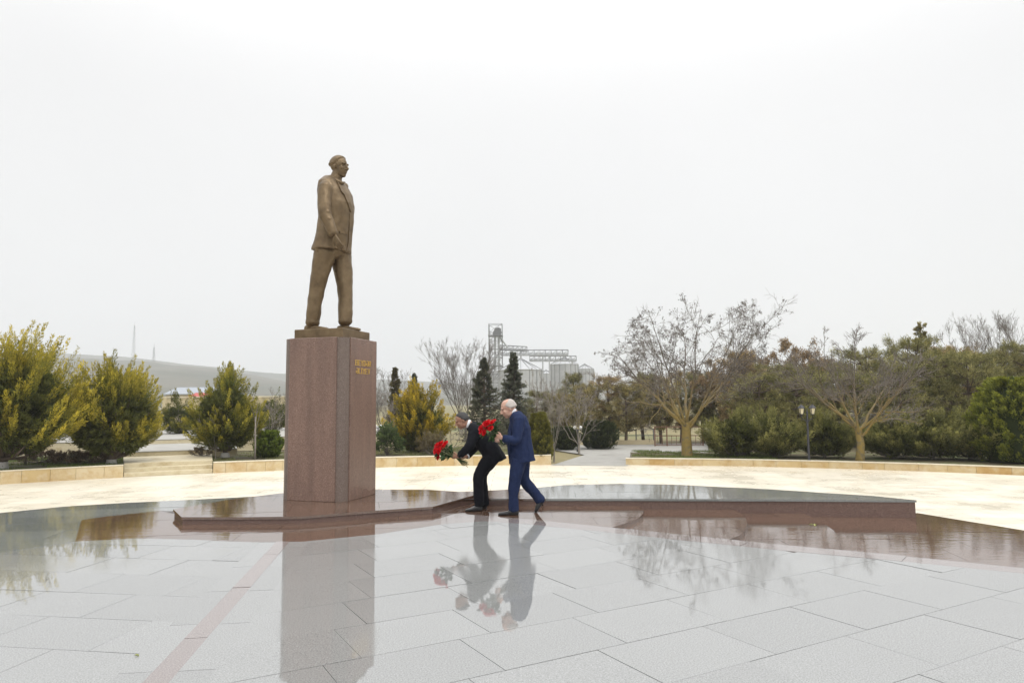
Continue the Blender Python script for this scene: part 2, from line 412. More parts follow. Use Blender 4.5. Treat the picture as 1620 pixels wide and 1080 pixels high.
def sheet(name, poly, z, m, kind='structure', parent=None):
    me = bpy.data.meshes.new(name); p = ccw(poly)
    me.from_pydata([(q[0], q[1], z) for q in p], [], [tuple(range(len(p)))]); me.update()
    o = link(name, me, m, parent)
    return tag(o, kind=kind) if parent is None else o

PLZ = -0.60                                                       # cream plaza, four low steps below the podium
# light grey floor, its front line against the red border
FL = PZ([(0, 874), (119, 856), (215, 851), (300, 853), (400, 857), (480, 856), (593, 845), (698, 829), (765, 824), (839, 829), (1005, 846.5), (1220, 868.5), (1400, 885), (1620, 907)])
floor_poly = [(-10, -5), (-10, 1.5), (-7.2, 6.3)] + FL + [(6.2, 5.0), (8.5, 1.0), (9, -5)]
OL = PZ([(698, 811), (765, 815), (839, 821), (1005, 837.5), (1220, 859.5), (1400, 876), (1620, 898)])    # outer line of the border band
sd = math.radians(98.4); sdx, sdy = math.cos(sd), math.sin(sd)
def strip_line(x0, y0, y): return (x0 + (y - y0) * sdx / sdy, y)
S_OL, S_L, S_R, S_OR = (-2.62, 6.035), (-2.153, 4.204), (-1.998, 4.20), (-1.778, 4.197)
def half(poly, a, b):                                             # part of a polygon left of the line a->b
    far = 60.0; dx, dy = b[0] - a[0], b[1] - a[1]; L = math.hypot(dx, dy); dx, dy = dx / L, dy / L
    r = [(a[0] - dx * far, a[1] - dy * far), (a[0] + dx * far, a[1] + dy * far), (a[0] + dx * far - dy * far, a[1] + dy * far + dx * far), (a[0] - dx * far - dy * far, a[1] - dy * far + dx * far)]
    return clip(ccw(poly), r)
def line2(s): return s, (s[0] + sdx, s[1] + sdy)
a1, b1 = line2(S_OL); a2, b2 = line2(S_L); a3, b3 = line2(S_R); a4, b4 = line2(S_OR)
left_reg = half(floor_poly, a1, b1); right_reg = half(floor_poly, b4, a4)
cl_reg = half(half(floor_poly, b1, a1), a2, b2); st_reg = half(half(floor_poly, b2, a2), a3, b3); cr_reg = half(half(floor_poly, b3, a3), a4, b4)
floor = sheet('floor', floor_poly, -.016, M['grout'])
tiles(right_reg, 0, math.radians(29.66), .925, .645, 4.395, 2.525, .245, M['floor'], floor)
tiles(left_reg, 0, math.radians(-8.9), .86, .64, -4.96, 4.894, .25, M['floor'], floor)
tiles(cl_reg, 0, sd - math.pi / 2, 5.0, .92, -7.0, 6.49, 0, M['floor'], floor, gap=.005)
tiles(cr_reg, 0, sd - math.pi / 2, 5.0, .92, -6.0, 5.55, 0, M['floor'], floor, gap=.005)
tiles(st_reg, 0.001, sd - math.pi / 2, 5.0, 1.35, -7.0, 6.60, 0, M['strip'], floor, gap=.004)

# red border and leaf-shaped red terraces stepping down to the right
def pave(name, poly, z, yaw, lu, lv, m, thick=.05, u0=0, v0=0, shift=.4, tilt=.0012, gap=.004):
    o = sheet(name, poly, z - .02, M['grout'])
    tiles(poly, z, yaw, lu, lv, u0, v0, shift, m, o, thick=thick, gap=gap, tilt=tilt); return o
border = [p for p in FL[7:]] + [p for p in OL[::-1]]
pave('border', border, 0.001, math.radians(-38), 1.55, 40, M['strip'], u0=.2, v0=-20, shift=0)  # paler stone colour paints in the sky that this red band mirrors
slab_front = PZ([(274, 805), (287, 817.5), (380, 817.6), (475, 816.7), (593, 807.3), (685, 801), (752, 782.3)], .1)
left_red = FL[1:8] + [OL[0]] + [(-.62, 11.3), (-1.2, 10.6), (-2.0, 10.3), (-2.9, 9.8), (-4.2, 9.85), (-4.75, 10.3)] + PZ([(256, 807), (170, 816), (129, 822)])
pave('pavement', left_red, 0.0, math.radians(8), 1.1, .62, M['red'])
left_green = PZ([(-160, 900), (0, 874), (119, 856)]) + PZ([(129, 822), (170, 816), (256, 807)]) + [(-4.75, 10.35), (-4.2, 11.9)] + PZ([(400, 785), (284, 791), (199, 795), (99, 801), (0, 811), (-160, 828)])
pave('pavement', left_green, 0.0, math.radians(8), 1.3, .62, M['green'])
def under(X, Y): return (X, Y)
leaf1 = OL[:4] + PZ([(997, 824), (1016, 815), (1019, 806), (1007.4, 796), (992, 791)]) + [(1.75, 11.9), (-.5, 11.9), (-.66, 11.4)]
leaf1 = OL[:3] + PZ([(968.5, 833.5), (997, 824), (1010, 818.5), (1017, 812), (1018.5, 806), (1014, 800), (1005, 795), (992, 791.5)]) + [(1.6, 11.7), (-.45, 11.9), (-.66, 11.3)]
pave('pavement', leaf1, -.004, 0.0, .95, .55, M['red'], thick=.052)
leaf2 = PZ([(940, 830), (1005, 838), (1100, 848), (1150, 854)], -.055) + PZ([(1170.7, 846), (1179, 838), (1182.5, 828), (1180, 819), (1165, 807), (1134.5, 798)], -.055) + [(3.0, 11.5), (.4, 11.7), (.6, 10.2)]
pave('pavement', leaf2, -.055, 0.0, .95, .55, M['red'], thick=.052, u0=.3)
leaf3 = PZ([(1080, 842), (1220, 862), (1327, 872)], -.105) + PZ([(1329, 866), (1327, 852), (1319, 838.5), (1298.5, 823), (1259.6, 807.4)], -.105) + [(3.9, 11.4), (1.9, 11.5), (2.0, 10.2)]
pave('pavement', leaf3, -.105, 0.0, .95, .55, M['red'], thick=.052, u0=.1)
leaf4 = PZ([(1180, 852), (1400, 884), (1620, 905), (1800, 925)], -.155) + PZ([(1800, 868), (1620, 838.5), (1532, 824), (1451.5, 811)], -.155) + [(5.5, 10.9), (3.0, 11.4), (2.5, 10.0)]
pave('pavement', leaf4, -.155, math.radians(-8), 1.15, .6, M['red'], thick=.06, u0=.5)

# raised platform under the monument: red slab and grey lens-shaped wing
def inset(poly, d):
    p = ccw(poly); n = len(p); out = []
    for i in range(n):
        a, b, c = Vector(p[i - 1]), Vector(p[i]), Vector(p[(i + 1) % n])
        e1 = (b - a).normalized(); e2 = (c - b).normalized(); nn = Vector((-e1.y - e2.y, e1.x + e2.x))
        if nn.length < 1e-5: nn = Vector((-e1.y, e1.x))
        nn.normalize(); out.append((b.x + nn.x * d, b.y + nn.y * d))
    return out
join = PZ([(858, 789), (846, 771)], .1)
slab_poly = slab_front + PZ([(768, 788.6), (858, 788.6), (846, 771.5), (751, 776.8), (725, 777.4), (678, 774), (594, 774), (442, 780), (360, 790)], .1)
wing_poly = PZ([(858, 788.6), (1000, 788.6), (1220, 789.3), (1450, 790.8), (1381.5, 784), (1220, 773.7), (1064, 766), (981.5, 764.6), (891, 767), (846, 771.5)], .1)
plat = empty('platform', (-1.0, 10.8, 0)); 
tag(plat, 'low dark red wet granite platform under the statue with a grey lens shaped wing', 'platform')
def under_plat(o):
    o.matrix_parent_inverse = plat.matrix_world.inverted(); return o
plat.location = (0, 0, 0)
b = MB(); b.prism(inset(slab_poly, .02), -.02, .066); b.build('riser', M['riser'], plat)
b = MB(); b.prism(inset(wing_poly, .02), -.2, .066); b.build('riser', M['riser'], plat)
tiles(slab_poly, .1, math.radians(12), 1.25, .6, .1, .2, .45, M['red'], plat, thick=.032, gap=.004, name='slab')
tiles(wing_poly, .1, math.radians(-3), 1.3, .62, .1, .1, .45, M['green'], plat, thick=.032, gap=.004, name='slab')
# masonry mass of the podium down to the plaza
massL = [(-10, -5)] + [(-10, 3.0)] + PZ([(-160, 828), (0, 811), (99, 801), (199, 795), (284, 791), (442, 782), (594, 775), (725, 778)]) + [(-.3, 11.9), (.3, 9.6), (-.6, 9.8), (5.5, 5.6), (8.5, .8), (9, -5)]
massL = inset(massL, .03)
massR = inset([(-.2, 11.8)] + [tuple(p) for p in wing_poly[::-1][:6]] + PZ([(1451.5, 811), (1532, 824), (1620, 838.5), (1800, 868)], -.155) + [(8.0, 4.0), (3.0, 7.3), (-.2, 9.6)], .03)
b = MB(); b.prism(massL, PLZ - .05, -.055); tag(b.build('podium', M['riser']), kind='structure')
b = MB(); b.prism(massR, PLZ - .05, -.225); tag(b.build('podium', M['riser']), kind='structure')

# ------------------------------------------------------------------ plaza, beds, paths, ground, hills
PC, PR = (.3, 0.0), 24.85
def arc(a0, a1, r, n): return [(PC[0] + r * math.cos(a0 + (a1 - a0) * i / n), PC[1] + r * math.sin(a0 + (a1 - a0) * i / n)) for i in range(n + 1)]
sheet('ground', [(-4000, -400), (4000, -400), (4000, 4000), (-4000, 4000)], -.64, M['ground'])
sheet('plaza', arc(0, 2 * math.pi, PR + .25, 120)[:-1], PLZ, M['cream'])
def ang(px, py, z=PLZ):
    p = onz(px, py, z); return math.atan2(p.y - PC[1], p.x - PC[0])
A_L0, A_L1 = math.radians(152), ang(195, 755)
A_S1 = ang(337, 749.4); A_M1 = ang(872, 734)
A_R0, A_R1 = ang(990, 735), math.radians(28)
def bed(name, a0, a1, r1, z, m):
    p = arc(a0, a1, PR + .12, 24) + arc(a1, a0, r1, 24)
    b = MB(); b.prism(ccw(p), PLZ - .02, z); o = b.build(name, m); tag(o, kind='structure'); return o
LZ, RZ, CZ = PLZ + .33, PLZ + .20, PLZ + .19
bed('bed', A_L1, A_L0, 33, LZ, M['soil'])
bed('bed', A_M1 + .05, A_S1, 31, LZ - .06, M['soil'])
A_RM = ang(1125, 737); bed('bed', A_RM, A_R0 - .008, 28.2, RZ, M['soil']); bed('bed', A_R1, A_RM, 40, RZ, M['soil'])
# grey paved path opening from the plaza and spreading behind
pth = [tuple(onz(x, y, PLZ + .006)[:2]) for x, y in ((872, 735.5), (992, 736.5), (1010, 726), (1140, 718), (1240, 701), (850, 701), (880, 712), (925, 719))]
sheet('path', pth, PLZ + .006, M['path'])

def planter_wall(a0, a1, h, label, seed, w=.62, coping=True):
    r_ = random.Random(seed); root = empty('planter_wall', (0, 0, 0)); tag(root, label, 'wall', 'limestone planter walls round the plaza')
    a = a0; k = 0
    while a < a1 - 1e-4:
        aw = min(a1, a + w * r_.uniform(.75, 1.3) / PR)
        if a1 - aw < .3 / PR: aw = a1
        off = r_.uniform(0, .006); ag = .0025 / PR
        p = arc(a + ag, aw - ag, PR - off, 2) + arc(aw - ag, a + ag, PR + .16, 2)
        b = MB(); b.prism(ccw(p), PLZ - .02, PLZ + h - .032); b.build('stone_panel', M['wallstone'], root, bevel=.004)
        a = aw
    b_ = a0; 
    while b_ < a1 - 1e-4:
        bw = min(a1, b_ + 1.1 / PR); 
        if a1 - bw < .4 / PR: bw = a1
        p = arc(b_ + .0015 / PR, bw - .0015 / PR, PR - .018, 2) + arc(bw - .0015 / PR, b_ + .0015 / PR, PR + .20, 2)
        b = MB(); b.prism(ccw(p), PLZ + h - .03, PLZ + h); b.build('coping_stone', M['coping'], root, bevel=.004)
        b_ = bw
    return root
planter_wall(A_L1, A_L0, .38, 'ochre stained limestone planter wall in front of the large golden junipers', 1)
planter_wall(A_M1, A_S1, .35, 'ochre limestone planter wall running from the steps past the tall pedestal', 2)
planter_wall(A_R1, A_R0, .235, 'low pale limestone planter wall in front of the big bare tree', 3, w=.75)

# steps between the left planter walls and the terraced walk behind them
def radial_block(name, a0, a1, r0, r1, z0, z1, m, parent=None, n=6):
    b = MB(); b.prism(ccw(arc(a0, a1, r0, n) + arc(a1, a0, r1, n)), z0, z1); return b.build(name, m, parent, bevel=.008)
steps = tag(empty('steps'), 'short flight of three limestone steps between two planter walls', 'steps')
for i in range(3):
    radial_block('step', A_S1 + .0005, A_L1 - .0005, PR + .02 + i * .34, PR + .02 + (i + 1) * .34 + (2.9 if i == 2 else .03), PLZ + .001 + i * .122 - (.02 if i else 0), PLZ + (i + 1) * .122, M['stepstone'], steps)
tz = PLZ + .366
def terrace_step(label, a0, a1, r0, r1, z0, z1):
    o = tag(empty('terrace_step'), label, 'step'); radial_block('riser', a0, a1, r0, r0 + .35, z0 - .05, z1 - .03, M['stepstone'], o); radial_block('tread', a0, a1, r0 - .02, r1, z1 - .03, z1, M['path'], o)
terrace_step('single stone step on the walk behind the limestone steps', A_S1 - .03, A_L1 + .03, PR + 3.9, PR + 9.0, tz - .15, tz + .17)
terrace_step('upper terrace edge of pale stone below the distant junipers', A_S1 - .25, A_L1 + .35, PR + 9.0, PR + 22.0, tz - .2, tz + .36)

# hills fading into the cloud: a long ridge behind the statue on the left, lower to the right
def hill(name, D, prof, depth, seed, base=-2.0):
    xs = np.array([p[0] for p in prof], float); ys = np.array([p[1] for p in prof], float)
    n, k = 180, 26; V = []
    px = np.linspace(xs[0], xs[-1], n)
    for j in range(k):
        s = j / (k - 1)
        for i in range(n):
            top = at(px[i], float(np.interp(px[i], xs, ys)), D)
            shape = math.sin(min(1.0, s / .62) * math.pi / 2) ** 1.15 if s < .62 else math.cos((s - .62) / .38 * math.pi / 2) ** .8
            Y = D + (s - .62) * depth
            nz = mnoise.fractal(Vector((top.x * .006, Y * .006, seed)), 1.0, 2.0, 5)
            h = base + (top.z - base) * shape + nz * 4.5 * (math.sin(s * math.pi))
            V.append((top.x * (.75 + .25 * Y / D), Y, h))
    Q = [(j * n + i, j * n + i + 1, (j + 1) * n + i + 1, (j + 1) * n + i) for j in range(k - 1) for i in range(n - 1)]
    o = link(name, mesh_np(name, V, Q=Q, smooth=True), M['hill']); tag(o, kind='structure'); return o
hill('hill', 1050, [(-500, 575), (-200, 563), (60, 569), (150, 570), (245, 574), (285, 581), (340, 584), (400, 592), (450, 603), (560, 612), (680, 622), (900, 634), (1100, 641)], 900, 1.3)
hill('hill', 1650, [(-700, 552), (-100, 556), (100, 560), (200, 566), (330, 580), (450, 591), (600, 600), (680, 604), (800, 612), (960, 607), (1200, 611), (1500, 618), (2000, 610), (2400, 615)], 900, 7.7)

# ------------------------------------------------------------------ pedestal with gilt lettering
PHI = math.radians(17.0); PS = 1.165
pf = Vector((-2.60, 10.87, .1)); pl = Vector((-math.cos(PHI), math.sin(PHI), 0)); pr = Vector((math.sin(PHI), math.cos(PHI), 0))
pc = pf + (pl + pr) * (1.08 / 2); pf = pc - (pl + pr) * (PS / 2)
PTOP = at(545, 532, pf.y).z
ped = tag(empty('pedestal', tuple(pc)), 'tall brown red granite pedestal with gold lettering under the bronze statue', 'pedestal')
# local axes: x along pr (right-hand face runs along it), y along pl
def pedlocal(u, v, z): return (pr * u + pl * v + Vector((0, 0, z)))
n_ = .20                                                          # corner recess with a rounded pilaster in it
HT = PTOP - pf.z
def face_block(au, av, name):
    b = MB(); h = PS / 2
    poly = [(-h, -h), (h, -h), (h, h), (-h, h)]
    return b
h = PS / 2
def cross_plan(r):
    """square plan whose corners are cut back by r"""
    return [(-h + r, -h), (h - r, -h), (h - r, -h + r), (h, -h + r), (h, h - r), (h - r, h - r), (h - r, h), (-h + r, h), (-h + r, h - r), (-h, h - r), (-h, -h + r), (-h + r, -h + r)]
cut = .16
b = MB(); b.prism([tuple(pedlocal(u, v, 0)[:2]) for u, v in cross_plan(cut)], 0.0, HT); body = b.build('block', M['pedestal'], ped, bevel=.006)
for su, sv in ((-1, -1), (1, -1), (1, 1), (-1, 1)):
    b = MB(); pts = []
    c0 = (su * (h - cut - .001), sv * (h - cut - .001)); R_ = .142
    for i in range(9):
        a = math.pi / 2 * i / 8; pts.append((c0[0] + su * R_ * math.cos(a), c0[1] + sv * R_ * math.sin(a)))
    pts.append((c0[0] - su * .02, c0[1] + sv * R_ * .9)); pts.append((c0[0] - su * .02, c0[1] - sv * .02)); pts.append((c0[0] + su * R_ * .9, c0[1] - sv * .02))
    pts = pts[:9] + [(c0[0], c0[1])]
    b.prism(ccw([tuple(pedlocal(u, v, 0)[:2]) for u, v in pts]), 0.0, HT - .004); b.build('corner_pilaster', M['corner'], ped)
# letters built as slab-serif strokes, raised 6 mm on the right-hand face
GL = {'H': ([(0, 0, 0, 1), (.7, 0, .7, 1), (0, .5, .7, .5)], .7), 'E': ([(0, 0, 0, 1), (0, 0, .58, 0), (0, .5, .46, .5), (0, 1, .58, 1)], .58),
      'Y': ([(.35, 0, .35, .5), (.35, .5, 0, 1), (.35, .5, .7, 1)], .7), 'D': ([(0, 0, 0, 1), (0, 0, .4, 0), (0, 1, .4, 1), (.4, 0, .64, .22), (.64, .22, .64, .78), (.64, .78, .4, 1)], .64),
      '@': ([(.1, 1, .45, 1), (.45, 1, .66, .78), (.66, .78, .66, .22), (.66, .22, .45, 0), (.45, 0, .2, 0), (.2, 0, 0, .22), (0, .22, 0, .48), (0, .48, .66, .48)], .66),
      'R': ([(0, 0, 0, 1), (0, 1, .45, 1), (.45, 1, .6, .87), (.6, .87, .6, .64), (.6, .64, .45, .5), (.45, .5, 0, .5), (.34, .5, .64, 0)], .64),
      'L': ([(0, 0, 0, 1), (0, 0, .55, 0)], .55), 'I': ([(.12, 0, .12, 1), (.10, 1.2, .14, 1.2)], .24), 'V': ([(.33, 0, 0, 1), (.33, 0, .66, 1)], .66)}
# right-hand face: plane v = -h (towards +u), outward normal is -pl
def letters(text, px0, px1, py0, py1):
    s0 = None
    def on_face(px, py):
        d = ray(px, py); o = Vector((0, 0, CAMZ)); nrm = -pl; q = pc + pl * (-h)
        t = (q - o).dot(nrm) / d.dot(nrm); return o + d * t
    A = on_face(px0, py1); B = on_face(px1, py1); C = on_face(px0, py0)
    wid = (B - A).dot(pr); hgt = C.z - A.z
    tot = sum(GL[c][1] for c in text) + .34 * (len(text) - 1); k = wid / tot; x = 0
    for c in text:
        b = MB(); th = .013 
        for (x0, y0, x1, y1) in GL[c][0]:
            p0 = A + pr * ((x + x0) * k) + Vector((0, 0, y0 * hgt)); p1 = A + pr * ((x + x1) * k) + Vector((0, 0, y1 * hgt))
            e_ = (p1 - p0).normalized() * .006 if (p1 - p0).length > 1e-5 else Vector((0, 0, 0))
            b.bar(p0 - pc - pl * .004 - e_, p1 - pc - pl * .004 + e_, th if abs(x1 - x0) < .25 else th * .7, th * .8)
            if abs(x1 - x0) < .02 and y1 - y0 > .45 and c != '@':
                for q in ((p0, y0), (p1, y1)):
                    if q[1] in (0, 1): b.bar(q[0] - pc - pl * .004 - pr * .02, q[0] - pc - pl * .004 + pr * .02, .009, .010)
        b.build('letter', M['gold'], ped); x += GL[c][1] + .34
letters('HEYD@R', 562.5, 586.0, 569.5, 577.0)
letters('@LIYEV', 563.5, 584.5, 582.5, 590.0)

# ------------------------------------------------------------------ figures
class Blob:
    """closed pieces merged into one continuous skin by a voxel remesh"""
    def __init__(s): s.bm = bmesh.new()
    def rings(s, rr):
        k = len(rr[0]); vs = [[s.bm.verts.new(p) for p in r] for r in rr]
        for a, b in zip(vs, vs[1:]):
            for j in range(k): s.bm.faces.new((a[j], a[(j + 1) % k], b[(j + 1) % k], b[j]))
        s.bm.faces.new(vs[0][::-1]); s.bm.faces.new(vs[-1])
    def ell(s, c, ax, rad, k=16):
        c = Vector(c); rr = []
        for i in range(1, 12):
            th = math.pi * i / 12
            rr.append([c + ax[2] * (-math.cos(th) * rad[2]) + (ax[0] * (math.cos(2 * math.pi * j / k) * rad[0]) + ax[1] * (math.sin(2 * math.pi * j / k) * rad[1])) * math.sin(th) for j in range(k)])
        s.rings(rr)
    def loft(s, secs, k=22, pw=2.0, cap=.35):
        """secs: (centre, lateral axis, forward axis, r_lat, r_fwd)"""
        rr = []
        def ring(c, l, f, a, b):
            out = []
            for j in range(k):
                t = 2 * math.pi * j / k; co, si = math.cos(t), math.sin(t)
                out.append(Vector(c) + l * (a * math.copysign(abs(co) ** (2 / pw), co)) + f * (b * math.copysign(abs(si) ** (2 / pw), si)))
            return out
        for q in secs: rr.append(ring(*q))
        s.rings(rr)
    def limb(s, pts, rad, k=14, flat=None, f=1.0):
        pts = [Vector(p) for p in pts]; P, R_ = [], []
        # smooth the joints with a few interpolated stations
        for i in range(len(pts) - 1):
            for q in range(6):
                t = q / 6; P.append(pts[i].lerp(pts[i + 1], t)); R_.append(rad[i] + (rad[i + 1] - rad[i]) * t)
        P.append(pts[-1]); R_.append(rad[-1])
        for _ in range(2):
            P = [P[0]] + [(P[i - 1] + P[i] * 2 + P[i + 1]) / 4 for i in range(1, len(P) - 1)] + [P[-1]]
        rr = []
        t0 = (P[1] - P[0]).normalized(); t1 = (P[-1] - P[-2]).normalized()
        st = [(P[0] - t0 * R_[0] * .55, R_[0] * .55), (P[0] - t0 * R_[0] * .25, R_[0] * .87)] + list(zip(P, R_)) + [(P[-1] + t1 * R_[-1] * .25, R_[-1] * .87), (P[-1] + t1 * R_[-1] * .55, R_[-1] * .55)]
        ref = Vector((.3, .9, .2)) if flat is None else Vector(flat)
        for i, (p, r) in enumerate(st):
            t = (st[min(i + 1, len(st) - 1)][0] - st[max(i - 1, 0)][0]).normalized()
            a = (ref - t * ref.dot(t)).normalized(); c = t.cross(a)
            rr.append([p + a * (math.cos(2 * math.pi * j / k) * r * f) + c * (math.sin(2 * math.pi * j / k) * r) for j in range(k)])
        s.rings(rr)
    def done(s, name, m, parent, voxel, smooth=4, wrinkle=0.0, wscale=9.0, seed=0.0):
        me = bpy.data.meshes.new(name); bmesh.ops.recalc_face_normals(s.bm, faces=s.bm.faces); s.bm.to_mesh(me); s.bm.free()
        tmp = bpy.data.objects.new('tmp', me); COL.objects.link(tmp)
        md = tmp.modifiers.new('r', 'REMESH'); md.mode = 'VOXEL'; md.voxel_size = voxel; md.use_smooth_shade = True
        sm = tmp.modifiers.new('s', 'SMOOTH'); sm.factor = .5; sm.iterations = smooth
        dg = bpy.context.evaluated_depsgraph_get(); out = bpy.data.meshes.new_from_object(tmp.evaluated_get(dg))
        bpy.data.objects.remove(tmp); bpy.data.meshes.remove(me)
        if wrinkle:
            nv = len(out.vertices); co = np.empty(nv * 3, np.float32); no = np.empty(nv * 3, np.float32)
            out.vertices.foreach_get('co', co); out.vertices.foreach_get('normal', no); co = co.reshape(-1, 3); no = no.reshape(-1, 3)
            d = np.array([mnoise.noise(Vector((p[0] * wscale, p[1] * wscale, p[2] * wscale * .6 + seed))) + .5 * mnoise.noise(Vector((p[0] * wscale * 2.2, p[1] * wscale * 2.2, p[2] * wscale * 1.2 - seed))) for p in co], np.float32)
            co += no * (d * wrinkle)[:, None]; out.vertices.foreach_set('co', co.ravel())
        out.polygons.foreach_set('use_smooth', [True] * len(out.polygons)); out.name = name; out.update()
        return link(name, out, m, parent)

def head_blob(B, c, f, u, s):
    r = f.cross(u).normalized(); A = (f, r, u)
    P = lambda a, b, d: c + f * (a * s) + r * (b * s) + u * (d * s)
    sc = lambda *q: tuple(x * s for x in q)
    B.ell(P(-.008, 0, .028), A, sc(.100, .078, .093)); B.ell(P(.028, 0, -.035), A, sc(.072, .064, .082))
    B.ell(P(.058, 0, -.098), A, sc(.030, .032, .024)); B.ell(P(.01, 0, -.075), A, sc(.062, .062, .045))
    B.limb([P(.090, 0, .018), P(.106, 0, -.012), P(.116, 0, -.034)], [.011 * s, .013 * s, .016 * s], 8)
    B.ell(P(.103, .012, -.038), A, sc(.012, .010, .009), 8); B.ell(P(.103, -.012, -.038), A, sc(.012, .010, .009), 8)
    B.ell(P(.084, .030, .026), A, sc(.016, .028, .010), 8); B.ell(P(.084, -.030, .026), A, sc(.016, .028, .010), 8)
    B.ell(P(.062, .040, -.025), A, sc(.026, .020, .026), 10); B.ell(P(.062, -.040, -.025), A, sc(.026, .020, .026), 10)
    B.ell(P(.091, 0, -.062), A, sc(.013, .024, .007), 8); B.ell(P(.089, 0, -.073), A, sc(.012, .021, .007), 8)
    for q in (-1, 1):
        B.ell(P(-.014, q * .078, -.010), A, sc(.017, .008, .029), 10)
    return P, A, sc
def face_parts(parent, P, A, sc, s, brow_m, eye_m, lip_m):
    f, r, u = A
    for q in (-1, 1):
        b = Blob(); b.ell(P(.0775, q * .030, .004), A, sc(.010, .012, .0055), 10); b.done('eye', eye_m, parent, .0035 * s, 1)
        b = Blob(); b.limb([P(.096, q * .012, .027), P(.096, q * .030, .033), P(.083, q * .050, .026)], [.004 * s, .005 * s, .003 * s], 6); b.done('eyebrow', brow_m, parent, .003 * s, 1)
    if lip_m:
        b = Blob(); b.limb([P(.098, -.020, -.066), P(.103, 0, -.0665), P(.098, .020, -.066)], [.0025 * s, .004 * s, .0025 * s], 6); b.done('mouth', lip_m, parent, .002 * s, 1)
def hair_cap(parent, P, A, sc, s, m, line, thick=.008, name='hair'):
    """shell over the skull, sinking under the skin where line(f, r, u) < 0"""
    f, r, u = A; V, Fc = [], []; nu, nv = 56, 40
    for i in range(nv + 1):
        th = math.pi * i / nv
        for j in range(nu):
            ph = 2 * math.pi * j / nu
            a, b_, c_ = math.sin(th) * math.cos(ph), math.sin(th) * math.sin(ph), math.cos(th)
            k = line(a, b_, c_); k += mnoise.noise(Vector((a * 14, b_ * 14, c_ * 14))) * .10; g = max(0.0, min(1.0, k / .30)); g = g * g * (3 - 2 * g); w = mnoise.noise(Vector((a * 9, b_ * 9, c_ * 4))) * .35
            e = (-.012 * (1 - g) + thick * g * (1 + w)) + max(0, .15 - c_) * .026 * g
            V.append(P(-.008 + a * (.100 + e), b_ * (.078 + e), .028 + c_ * (.093 + e)))
    for i in range(nv):
        for j in range(nu): Fc.append((i * nu + j, i * nu + (j + 1) % nu, (i + 1) * nu + (j + 1) % nu, (i + 1) * nu + j))
    return link(name, mesh_np(name, [tuple(v) for v in V], Q=Fc, smooth=True), m, parent)
def hand_blob(B, w, d, n, s, curl=.6, spread=.02, side=1, thumb=.7):
    """w wrist, d hand direction, n palm normal, side +-1 for the thumb side"""
    d = d.normalized(); n = (n - d * n.dot(d)).normalized(); x = d.cross(n) * side
    B.limb([w - d * .02 * s, w + d * .045 * s, w + d * .085 * s], [.026 * s, .036 * s, .036 * s], 12, flat=n, f=.48)
    for i, (L, o) in enumerate(((.072, .030), (.080, .010), (.075, -.010), (.060, -.029))):
        p = w + d * .088 * s + x * o * s; pts = [p - d * .02 * s, p]; a = 0.0
        for seg in (.45, .32, .25):
            a += curl; p = p + (d * math.cos(a) + n * math.sin(a) + x * spread * (1.5 - i)) * (L * seg * s); pts.append(p)
        B.limb(pts, [.0095 * s, .0095 * s, .0088 * s, .008 * s, .0068 * s], 8)
    p0 = w + d * .025 * s + x * .026 * s; t1 = (d * .6 + x * .75 + n * .25).normalized(); t2 = (d * .9 + x * (.5 - thumb * .6) + n * thumb * .6).normalized()
    B.limb([p0, p0 + t1 * .035 * s, p0 + t1 * .035 * s + t2 * .032 * s, p0 + t1 * .035 * s + t2 * .058 * s], [.014 * s, .012 * s, .0105 * s, .008 * s], 8)

UP = Vector((0, 0, 1))
def frame(t, lat):
    t = t.normalized(); l = (lat - t * lat.dot(t)).normalized(); f = l.cross(t).normalized(); return l, f
def torso_secs(spine, lat, radii, up_first=False):
    """spine points top to bottom, one lateral axis each, radii (lat, fwd, forward shift)"""
    out = []
    for i, p in enumerate(spine):
        t = spine[max(i - 1, 0)] - spine[min(i + 1, len(spine) - 1)]
        l, f = frame(t, lat[i]); a, b_, sh = radii[i]
        out.append((p + f * sh, l, f, a, b_))
    return out
def shoe(B, heel, toe, up, s=1.0, w=.042):
    d = (toe - heel).normalized(); up = (up - d * up.dot(d)).normalized(); l = d.cross(up)
    L = (toe - heel).length; secs = []
    for t, wd, hh in ((0, .55, .6), (.05, .78, .9), (.2, .88, 1.05), (.38, .86, 1.0), (.55, .95, .72), (.75, 1.0, .56), (.9, .85, .46), (.97, .6, .36), (1.0, .3, .22)):
        z = .072 * hh * s; secs.append((heel + d * (L * t) + up * (z * .5), l, up, w * wd * s, z * .5))
    B.loft(secs, k=16, pw=2.6)

# ---------- bronze statue: a man in a suit striding to the right
SY = 11.55; SS = 1.5
statue = tag(empty('statue', (pc.x, pc.y, PTOP)), 'bronze statue of a man in a suit mid stride on the granite pedestal', 'statue')
so = Vector(statue.location)
def SP(px, py, dy=0.0): return at(px, py, SY + dy) - so
sf = Vector((.93, -.37, 0)).normalized(); sr = sf.cross(UP)          # forward, right (towards camera)
slat = -sr
# plinth plate, same orientation as the pedestal
bt = at(547.4, 517.5, pf.y + .12).z - so.z
b = MB(); q = .44
b.prism([tuple((pr * u + pl * v)[:2]) for u, v in ((-q, -q), (q, -q), (q, q), (-q, q))], .002, bt); b.build('plinth', M['bronze'], statue, bevel=.008)
foot_z = bt
J = Blob()
spine = [SP(532, 281.5), SP(530.5, 285), SP(529, 293), SP(529, 306), SP(529.5, 325), SP(529, 348), SP(527, 374), SP(525.5, 390), SP(525, 399)]
rad = [(.11, .10, 0), (.21, .125, -.01), (.33, .17, -.01), (.365, .22, .01), (.36, .25, .03), (.325, .25, .035), (.335, .255, .02), (.35, .268, .005), (.365, .282, -.005)]
J.loft(torso_secs(spine, [slat] * 9, rad), k=28, pw=2.3)
shR = SP(514.5, 294, -.30); elR = SP(513, 338, -.42); wrR = SP(527.5, 370, -.43)
